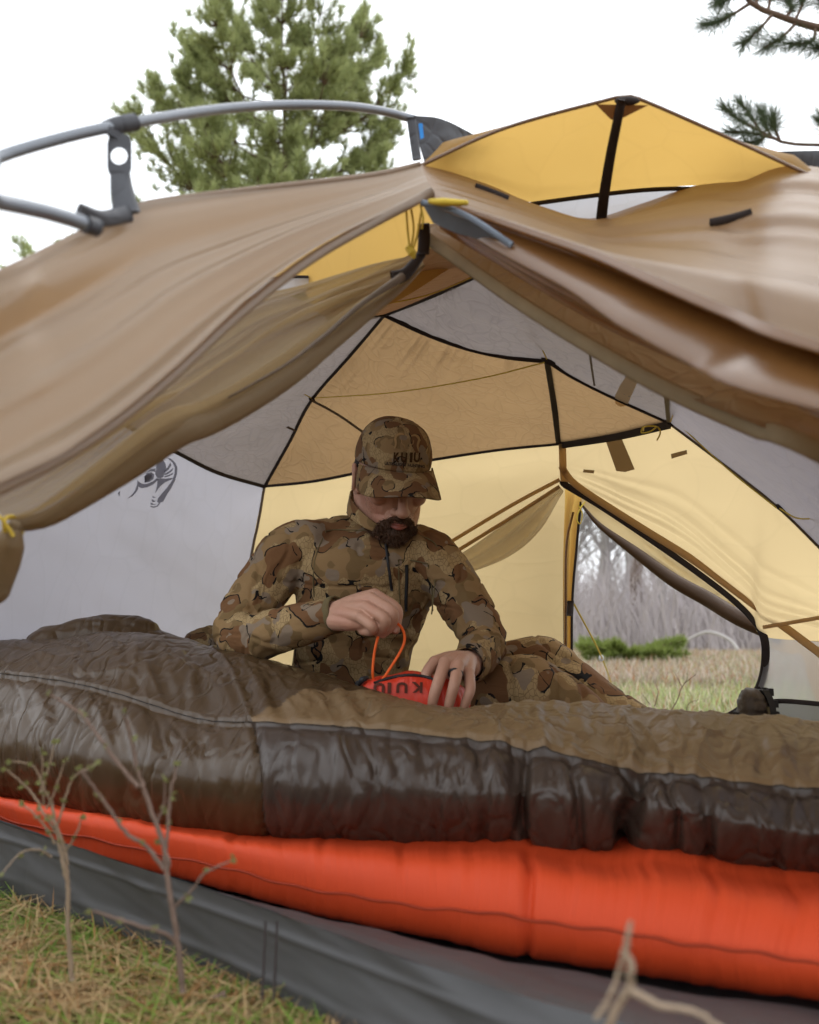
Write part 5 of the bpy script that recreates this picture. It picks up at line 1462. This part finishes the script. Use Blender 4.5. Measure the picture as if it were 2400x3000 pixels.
pine('pine_tree', P(120, 1850 + .42 / 40 * 2600, 40.0), 18.4, 3.4, .35, 'distant thin pine tree at the left behind the poles', 12, 34, 'needle', 9, .4, .018, .25, dens=.7)
pine('pine_tree', P(-160, 1850 + .42 / 36 * 2600, 36.0), 14.2, 3.2, .4, 'distant pine tree top at the left edge behind the fly', 15, 36, 'needle', 14, .4, .02, .25)

def near_pine():
    rng = np.random.default_rng(21)
    base = Vector((3.6, 5.4, 0))
    t = thing('pine_tree', base, 'near pine tree reaching in from the right with long-needled boughs', 'tree')
    tr = MB(); tr.tube(crs([base, base + Vector((.05, .1, 2)), base + Vector((0, 0, 5)), base + Vector((-.1, 0, 7.5))], 16), [.16, .13, .08, .03], seg=12); tr.build('trunk', M['bark'], t)
    def bough(pts, subs, r):
        b = MB(); c = crs(pts, 24); b.tube(c, r, seg=8)
        cen, axs = [], []
        for s in subs:
            cc = crs(s, 10); b.tube(cc, [.011, .006], seg=6)
            for k in range(4, 10):
                ax = cc[k] - cc[k - 1]; ax /= np.linalg.norm(ax); cen.append(cc[k]); axs.append(ax)
        for k in range(12, 24, 1):
            ax = c[k] - c[k - 1]; ax /= np.linalg.norm(ax)
            if rng.uniform() < .0: cen.append(c[k]); axs.append(ax)
        o = b.build('bough', M['bark'], t)
        V, F = needles_geo(cen, [a * .75 for a in axs], 60, .15, .0016, rng, .45, .05)
        q = link('needles', mesh_from('needles', V, F), M['needle_dark'], o, False); q['kind'] = 'stuff'
    Y = 5.0
    bough([base + Vector((0, 0, 3.55)), P(2600, 120, Y), P(2400, 82, Y), P(2280, 45, Y), P(2200, 8, Y), P(2160, -60, Y)],
          [PL((2200, 8, Y), (2150, 40, Y), (2105, 62, Y), (2065, 72, Y)), PL((2265, 40, Y), (2225, 85, 4.95), (2175, 130, 4.9)), PL((2330, 70, Y), (2290, 110, 4.95), (2240, 140, 4.9)),
           PL((2330, 60, Y), (2350, 10, Y), (2340, -40, Y)), PL((2250, 35, Y), (2255, -10, 5.05), (2230, -50, 5.1)), PL((2390, 80, Y), (2380, 120, 4.95), (2320, 130, 4.9)), PL((2440, 90, Y), (2440, 40, 5), (2400, -10, 5)), PL((2470, 95, Y), (2440, 130, 4.95), (2390, 140, 4.9)), PL((2220, 20, Y), (2210, -20, 5.1), (2190, -50, 5.1)),
           PL((2300, 52, Y), (2320, 20, 5.1), (2280, -20, 5.1)), PL((2180, -20, Y), (2140, -10, 5.0), (2110, 5, 5.0))], [.05, .035, .03, .026, .018, .012])
    Y = 5.6
    bough([base + Vector((0, .1, 2.7)), P(2560, 430, Y), P(2400, 425, Y), P(2300, 418, Y), P(2240, 390, Y), P(2150, 340, Y)],
          [PL((2240, 390, Y), (2190, 365, Y), (2145, 335, Y), (2120, 310, Y)), PL((2270, 405, Y), (2200, 390, 5.5), (2130, 385, 5.5)), PL((2230, 388, Y), (2200, 340, 5.7), (2170, 300, 5.7)), PL((2260, 400, Y), (2240, 360, 5.7), (2230, 325, 5.7)), PL((2285, 412, Y), (2270, 375, 5.6), (2262, 345, 5.6)),
           PL((2250, 395, Y), (2220, 415, 5.5), (2180, 420, 5.5)), PL((2430, 425, Y), (2420, 380, 5.6), (2402, 345, 5.6))], [.04, .022, .014, .013, .011, .007])
near_pine()

# ---- bare wood beyond the meadow
def bare_tree_geo(h, r, seed, nb=16, spread=.5, depth=3):
    rng = np.random.default_rng(seed); m = MB()
    def grow(p, d, L, r, lev):
        n = 5 if lev == 0 else 4
        pts = [p]; q = np.array(p, float); dd = d.copy()
        for k in range(n):
            dd = dd + rng.normal(0, .09 + .05 * lev, 3); dd[2] += .05; dd /= np.linalg.norm(dd)
            q = q + dd * L / n; pts.append(q.copy())
        m.tube(pts, [r, r * .35], seg=6 if lev == 0 else (4 if lev == 1 else 3), caps=False)
        if lev >= depth: return
        kids = nb if lev == 0 else (6 if lev == 1 else 4)
        for k in range(kids):
            s = rng.uniform(.22 if lev == 0 else .15, .98)
            i = min(int(s * n), n - 1); b_ = np.array(pts[i]) + (np.array(pts[i + 1]) - np.array(pts[i])) * (s * n - i)
            az = rng.uniform(0, 2 * math.pi); sd_ = np.array([math.cos(az), math.sin(az), rng.uniform(.1, .7)])
            nd = dd * rng.uniform(.5, .9) + sd_ * rng.uniform(.6, 1.1) * (1 if lev else spread * 2); nd /= np.linalg.norm(nd)
            grow(b_, nd, L * rng.uniform(.28, .5) * (1.1 - .5 * s if lev == 0 else 1), max(r * (.45 - .25 * s), .006), lev + 1)
    grow(np.zeros(3), np.array([rng.normal(0, .06), rng.normal(0, .06), 1.0]), h, r, 0)
    return m
protos = []
for k in range(6):
    g = bare_tree_geo(6.5 + k * .6, .07 + .02 * (k % 3), 60 + k, 15)
    me = g.me('trunk')
    me.materials.append(M['bark_hazed'] if k % 3 else M['bark_pale'])
    me.polygons.foreach_set('use_smooth', np.ones(len(me.polygons), bool))
    protos.append(me)
rng = np.random.default_rng(5)
spots = []
for k in range(54):
    px = 1560 + (k * 0.618034 % 1.0) * 820; Y = 19 + 19 * ((k * 0.754877) % 1.0)
    spots.append((px, Y))
for k, (px, Y) in enumerate(sorted(spots, key=lambda s: s[1])):
    p = P(px, 1850, Y); p.z = ground_h(p.x, p.y) - .05
    t = thing('bare_tree', p, 'slim leafless grey tree in the wood beyond the meadow', 'tree', 'bare trees in the wood beyond the far door')
    t.rotation_euler = (0, 0, rng.uniform(0, 6.28))
    o = bpy.data.objects.new('trunk', protos[k % 6]); COL.objects.link(o); o.parent = t
    s = rng.uniform(.75, 1.2); o.scale = (s, s, s)
# one stouter trunk
p = P(1868, 1850, 20.0); p.z = -.05
t = thing('bare_tree', p, 'stoutest dark trunk standing in the wood behind the green juniper', 'tree')
g = bare_tree_geo(8.5, .17, 99, 14); o = g.build('trunk', M['bark'], t); o.matrix_parent_inverse = Matrix.Identity(4)
# brush thicket at the wood's edge
def thicket():
    rng = np.random.default_rng(8); m_v, m_f, n = [], [], 0
    N = 15000
    px = rng.uniform(1540, 2420, N); Y = rng.uniform(17, 34, N)
    x = (px - 1200) / F_PX * Y; z0 = np.zeros(N)
    h = rng.uniform(.6, 3.2, N) * rng.uniform(.5, 1, N) ** 1.2
    a = rng.normal(0, .42, (N, 2))
    b0 = np.stack([x, Y, z0], 1); mid = b0 + np.stack([a[:, 0] * h * .35, a[:, 1] * h * .35, h * .55], 1); tip = b0 + np.stack([a[:, 0] * h, a[:, 1] * h, h], 1)
    w = rng.uniform(.004, .011, (N, 1)) * np.array([[1, .3, 0]])
    V = np.stack([b0 - w, b0 + w, mid + w * .7, mid - w * .7, tip], 1).reshape(-1, 3)
    k = np.arange(N) * 5
    F = [(i, i + 1, i + 2, i + 3) for i in k] + [(i + 3, i + 2, i + 4) for i in k]
    o = link('brush_thicket', mesh_from('brush_thicket', V, F), M['brush'], None, False)
    tag(o, 'grey leafless brush filling the wood beyond the meadow', 'brush', kind='stuff')
thicket()
# fallen pale branch
o = MB(); o.tube(crs(PL((1990, 1895, 15.5), (2030, 1866, 15.5), (2080, 1852, 15.4), (2140, 1876, 15.2), (2170, 1915, 15.0)), 24), [.012, .022, .032, .03, .025], seg=8)
tag(o.build('fallen_branch', M['bark_pale']), 'bent pale fallen branch arching beside the juniper shrub', 'branch')
# juniper
def juniper():
    rng = np.random.default_rng(31); Y = 11.0
    c0 = P(1850, 1850, Y); c0.z = 0
    t = thing('juniper_shrub', c0, 'low bright green juniper shrub at the edge of the meadow', 'shrub')
    st = MB(); cen, axs = [], []
    for k in range(60):
        az = rng.uniform(0, 6.28); L = rng.uniform(.20, .70) ; el = rng.uniform(.15, .60)
        d = np.array([math.cos(az), math.sin(az) * .6, el]); tip = np.array(tuple(c0)) + d * L * np.array([1, 1, .85])
        pts = crs([tuple(c0), np.array(tuple(c0)) + d * L * .5 + np.array([0, 0, .05]), tip], 8); st.tube(pts, [.012, .004], seg=4, caps=False)
        for i in range(3, 8):
            cen.append(pts[i]); axs.append(d / np.linalg.norm(d) + np.array([0, 0, .5]))
    st.build('stem', M['bark'], t)
    V, F = needles_geo(cen, axs, 30, .13, .008, rng, .6, .05)
    o = link('foliage', mesh_from('foliage', V, F), M['juniper'], t, False); o['kind'] = 'stuff'
juniper()

# ---- grass
def blades(name, pts, hmin, hmax, width, lean, seed, mat, label, lean0=0.0):
    rng = np.random.default_rng(seed); N = len(pts)
    h = rng.uniform(hmin, hmax, (N, 1)); a = rng.normal(0, 1, (N, 2)); a /= np.linalg.norm(a, axis=1, keepdims=True)
    ln = np.clip(lean0 + np.abs(rng.normal(0, lean, (N, 1))), 0, 1.5)
    dirv = np.concatenate([a * np.sin(np.clip(ln, 0, 1.5)), np.cos(np.clip(ln, 0, 1.45))], 1)
    drp = np.concatenate([a * .5, -np.abs(rng.normal(0, .35, (N, 1)))], 1)
    mid = pts + dirv * h * .55; tip = mid + (dirv + drp * .8) * h * .45
    tip[:, 2] = np.maximum(tip[:, 2], pts[:, 2] + .003)
    s = np.stack([-a[:, 1], a[:, 0], 0 * a[:, 0]], 1) * width * rng.uniform(.6, 1.3, (N, 1))
    V = np.stack([pts - s, pts + s, mid + s * .8, mid - s * .8, tip], 1).reshape(-1, 3)
    k = np.arange(N) * 5
    F = [(i, i + 1, i + 2, i + 3) for i in k] + [(i + 3, i + 2, i + 4) for i in k]
    return tag(link(name, mesh_from(name, V, F), M[mat], None, False), label, 'grass', kind='stuff')
def near_pts(N, seed):
    rng = np.random.default_rng(seed)
    out = []
    gx = [(-500, 2440), (0, 2640), (400, 2790), (850, 2998), (1300, 3260)]
    while len(out) < N:
        px = rng.uniform(-350, 1150); lo = np.interp(px, [q[0] for q in gx], [q[1] for q in gx])
        py = lo + rng.uniform(4, 460) ** 1.0
        q = G(px, py, 0)
        out.append(tuple(q))
    return np.array(out)
blades('grass', near_pts(7000, 41), .012, .060, .0013, .8, 42, 'grass_near', 'dry straw and green grass on the ground before the tent', .3)
blades('pine_straw', near_pts(6500, 43) + np.array([0, 0, .012]), .05, .14, .0015, .2, 44, 'grass_near', 'fallen straw and pine needles matted on the ground before the tent', 1.28)
def far_pts(N, seed, y0, y1, x0=1600, x1=2460):
    rng = np.random.default_rng(seed)
    px = rng.uniform(x0, x1, N); Y = y0 + (y1 - y0) * rng.uniform(0, 1, N) ** 1.3
    x = (px - 1200) / F_PX * Y
    return np.stack([x, Y, np.array([ground_h(a, b) for a, b in zip(x, Y)])], 1)
blades('meadow_grass', far_pts(30000, 51, 2.9, 12), .03, .13, .004, .7, 52, 'grass_far', 'pale spring grass of the meadow beyond the far door')
blades('meadow_grass', far_pts(24000, 53, 6.5, 18), .05, .19, .006, .6, 54, 'grass_red', 'reddish dry grass band along the wood edge')

# ---- twiggy saplings
def sapling(name, label, stems, r, mat, buds, seed, depth_shift=None, group=None, base=None):
    rng = np.random.default_rng(seed)
    t = thing(name, base or stems[0][0], label, 'sapling', group)
    bd_c = []
    for k, (pts, r0, r1) in enumerate(stems):
        m = MB(); c = crs(pts, max(8, 6 * len(pts)))
        c[1:-1] += rng.normal(0, .0004, c[1:-1].shape)
        r0, r1 = r0 * .62, r1 * .62
        m.tube(c, [r0, r1], seg=8)
        for i in range(3, len(c) - 1, 5):
            m.ell(c[i], ((r0 + (r1 - r0) * i / len(c)) * 1.02,) * 3, nu=6, nv=8)
        o = m.build('stem' if k == 0 else 'twig', M[mat], t)
        if k and buds:
            for i in range(len(c) - 1, 4, -9): bd_c.append((c[i], c[i] - c[i - 1]))
    for p_, a_ in bd_c:
        a_ = a_ / (np.linalg.norm(a_) + 1e-9)
        m = MB()
        for q in range(3):
            d = a_ + rng.normal(0, .7, 3); d /= np.linalg.norm(d)
            L = rng.uniform(.005, .009); s_ = np.cross(d, rng.normal(0, 1, 3)); s_ /= np.linalg.norm(s_)
            nz = np.cross(d, s_)
            m.add([p_, p_ + d * L * .5 + s_ * .003 + nz * .001, p_ + d * L, p_ + d * L * .5 - s_ * .003 + nz * .001], [[0, 1, 2, 3]])
        m.build('bud', M['bud'], t, False)
    return t
Y = .92
S1 = [(PL((535, 2905, .93), (525, 2800, .92), (508, 2680, .91), (490, 2560, .905), (478, 2470, .9), (445, 2380, .895), (418, 2300, .89)), .0052, .0036),
      (PL((418, 2305, .89), (400, 2240, .885), (385, 2170, .88), (366, 2090, .87)), .0034, .0018),
      (PL((405, 2305, .89), (340, 2230, .89), (290, 2160, .89), (235, 2090, .895), (145, 2035, .9)), .0034, .0018),
      (PL((480, 2545, .905), (430, 2480, .9), (370, 2440, .895), (320, 2370, .89), (270, 2300, .88), (235, 2258, .875)), .0036, .0020),
      (PL((478, 2530, .905), (490, 2450, .9), (495, 2380, .9), (502, 2310, .9), (518, 2245, .9)), .0032, .0016),
      (PL((490, 2560, .905), (495, 2520, .9), (460, 2430, .905), (480, 2360, .91), (482, 2290, .91)), .0024, .0012),
      (PL((510, 2660, .91), (560, 2610, .9), (600, 2560, .89), (680, 2520, .88)), .0026, .0012),
      (PL((528, 2775, .92), (480, 2735, .9), (400, 2710, .88), (340, 2690, .87), (268, 2668, .86)), .0032, .0018),
      (PL((235, 2258, .875), (248, 2262, .875), (275, 2240, .87)), .0022, .0010)]
sapling('sapling', 'taller bare sapling with green buds in front of the tent sill', S1, 0, 'twig', True, 71, base=Vector(S1[0][0][0]))
S2 = [(PL((212, 2870, 1.04), (205, 2790, 1.03), (198, 2700, 1.02), (200, 2600, 1.01), (185, 2530, 1.0), (165, 2430, 1.0), (150, 2340, 1.0)), .0050, .0026),
      (PL((165, 2440, 1.0), (130, 2390, .99), (105, 2340, .99), (60, 2290, .985), (18, 2255, .98)), .0026, .0013),
      (PL((150, 2350, 1.0), (128, 2310, .99), (112, 2265, .985), (90, 2240, .98), (35, 2230, .975)), .0022, .0011),
      (PL((120, 2320, .99), (135, 2270, .99), (150, 2220, .99), (158, 2180, .99)), .0022, .0010),
      (PL((135, 2370, 1.0), (160, 2320, .99), (190, 2230, .985)), .0022, .0010),
      (PL((198, 2590, 1.01), (192, 2500, 1.0), (165, 2420, .99), (150, 2400, .99)), .0036, .0022),
      (PL((165, 2430, 1.0), (180, 2380, .99), (200, 2310, .985), (225, 2270, .98), (262, 2248, .97)), .0024, .0011),
      (PL((160, 2470, 1.0), (130, 2420, .99), (90, 2375, .985), (70, 2360, .985)), .0024, .0012),
      (PL((185, 2500, 1.0), (215, 2460, .99), (240, 2400, .98)), .0022, .0012),
      (PL((150, 2510, 1.0), (110, 2490, .98), (60, 2500, .97), (10, 2555, .96)), .0020, .0010),
      (PL((130, 2360, 1.0), (122, 2300, .99), (125, 2240, .985), (120, 2210, .985)), .0018, .0009)]
sapling('sapling', 'shorter branching sapling at the left edge before the tent sill', S2, 0, 'twig_pale', True, 72, base=Vector(S2[0][0][0]))
S3 = [(PL((1700, 3400, .62), (1740, 3150, .60), (1790, 2990, .585), (1838, 2905, .575), (1848, 2860, .572)), .0050, .0042),
      (PL((1848, 2865, .572), (1850, 2830, .57), (1835, 2795, .57), (1840, 2750, .568), (1850, 2700, .566)), .0042, .0022),
      (PL((1850, 2900, .572), (1930, 2945, .56), (2030, 2965, .55), (2130, 3020, .54)), .0040, .0022),
      (PL((1822, 2800, .572), (1815, 2850, .575), (1780, 2930, .58), (1745, 2985, .585)), .0024, .0026)]
sapling('sapling', 'broken pale twig rising in the bottom right corner before the orange pad', S3, 0, 'twig_pale', False, 73, base=Vector(S3[0][0][0]))
S4 = [(PL((1950, 2110, 3.4), (1985, 2050, 3.4), (2000, 2010, 3.4), (2040, 1975, 3.4)), .0045, .0018),
      (PL((1998, 2012, 3.4), (1985, 1985, 3.4), (1972, 1960, 3.4)), .0025, .001), (PL((2000, 2012, 3.4), (2015, 1985, 3.4), (2012, 1970, 3.4)), .0022, .001),
      (PL((1918, 2070, 3.4), (1928, 2030, 3.4), (1920, 2000, 3.4)), .003, .001), (PL((1905, 2065, 3.4), (1880, 2030, 3.4)), .0025, .001), (PL((2010, 2090, 3.4), (2020, 2060, 3.4), (2050, 2050, 3.4)), .0028, .001)]
sapling('sapling', 'small forked twig growing just outside the far door', S4, 0, 'bark', False, 74, base=G(1950, 2115, 0))
m = MB(); m.tube(crs([G(452, 2830, .02), G(520, 2862, .02), G(575, 2885, .01)], 10), [.0045, .003], seg=8); tag(m.build('stick', M['twig_pale']), 'short pale stick lying at the foot of the tent sill', 'stick')
m = MB(); m.tube(crs([G(500, 2985, .012), G(580, 2945, .02), G(660, 2915, .025)], 10), [.003, .0045], seg=8); tag(m.build('stick', M['twig']), 'reddish stick lying in the grass near the bottom edge', 'stick')
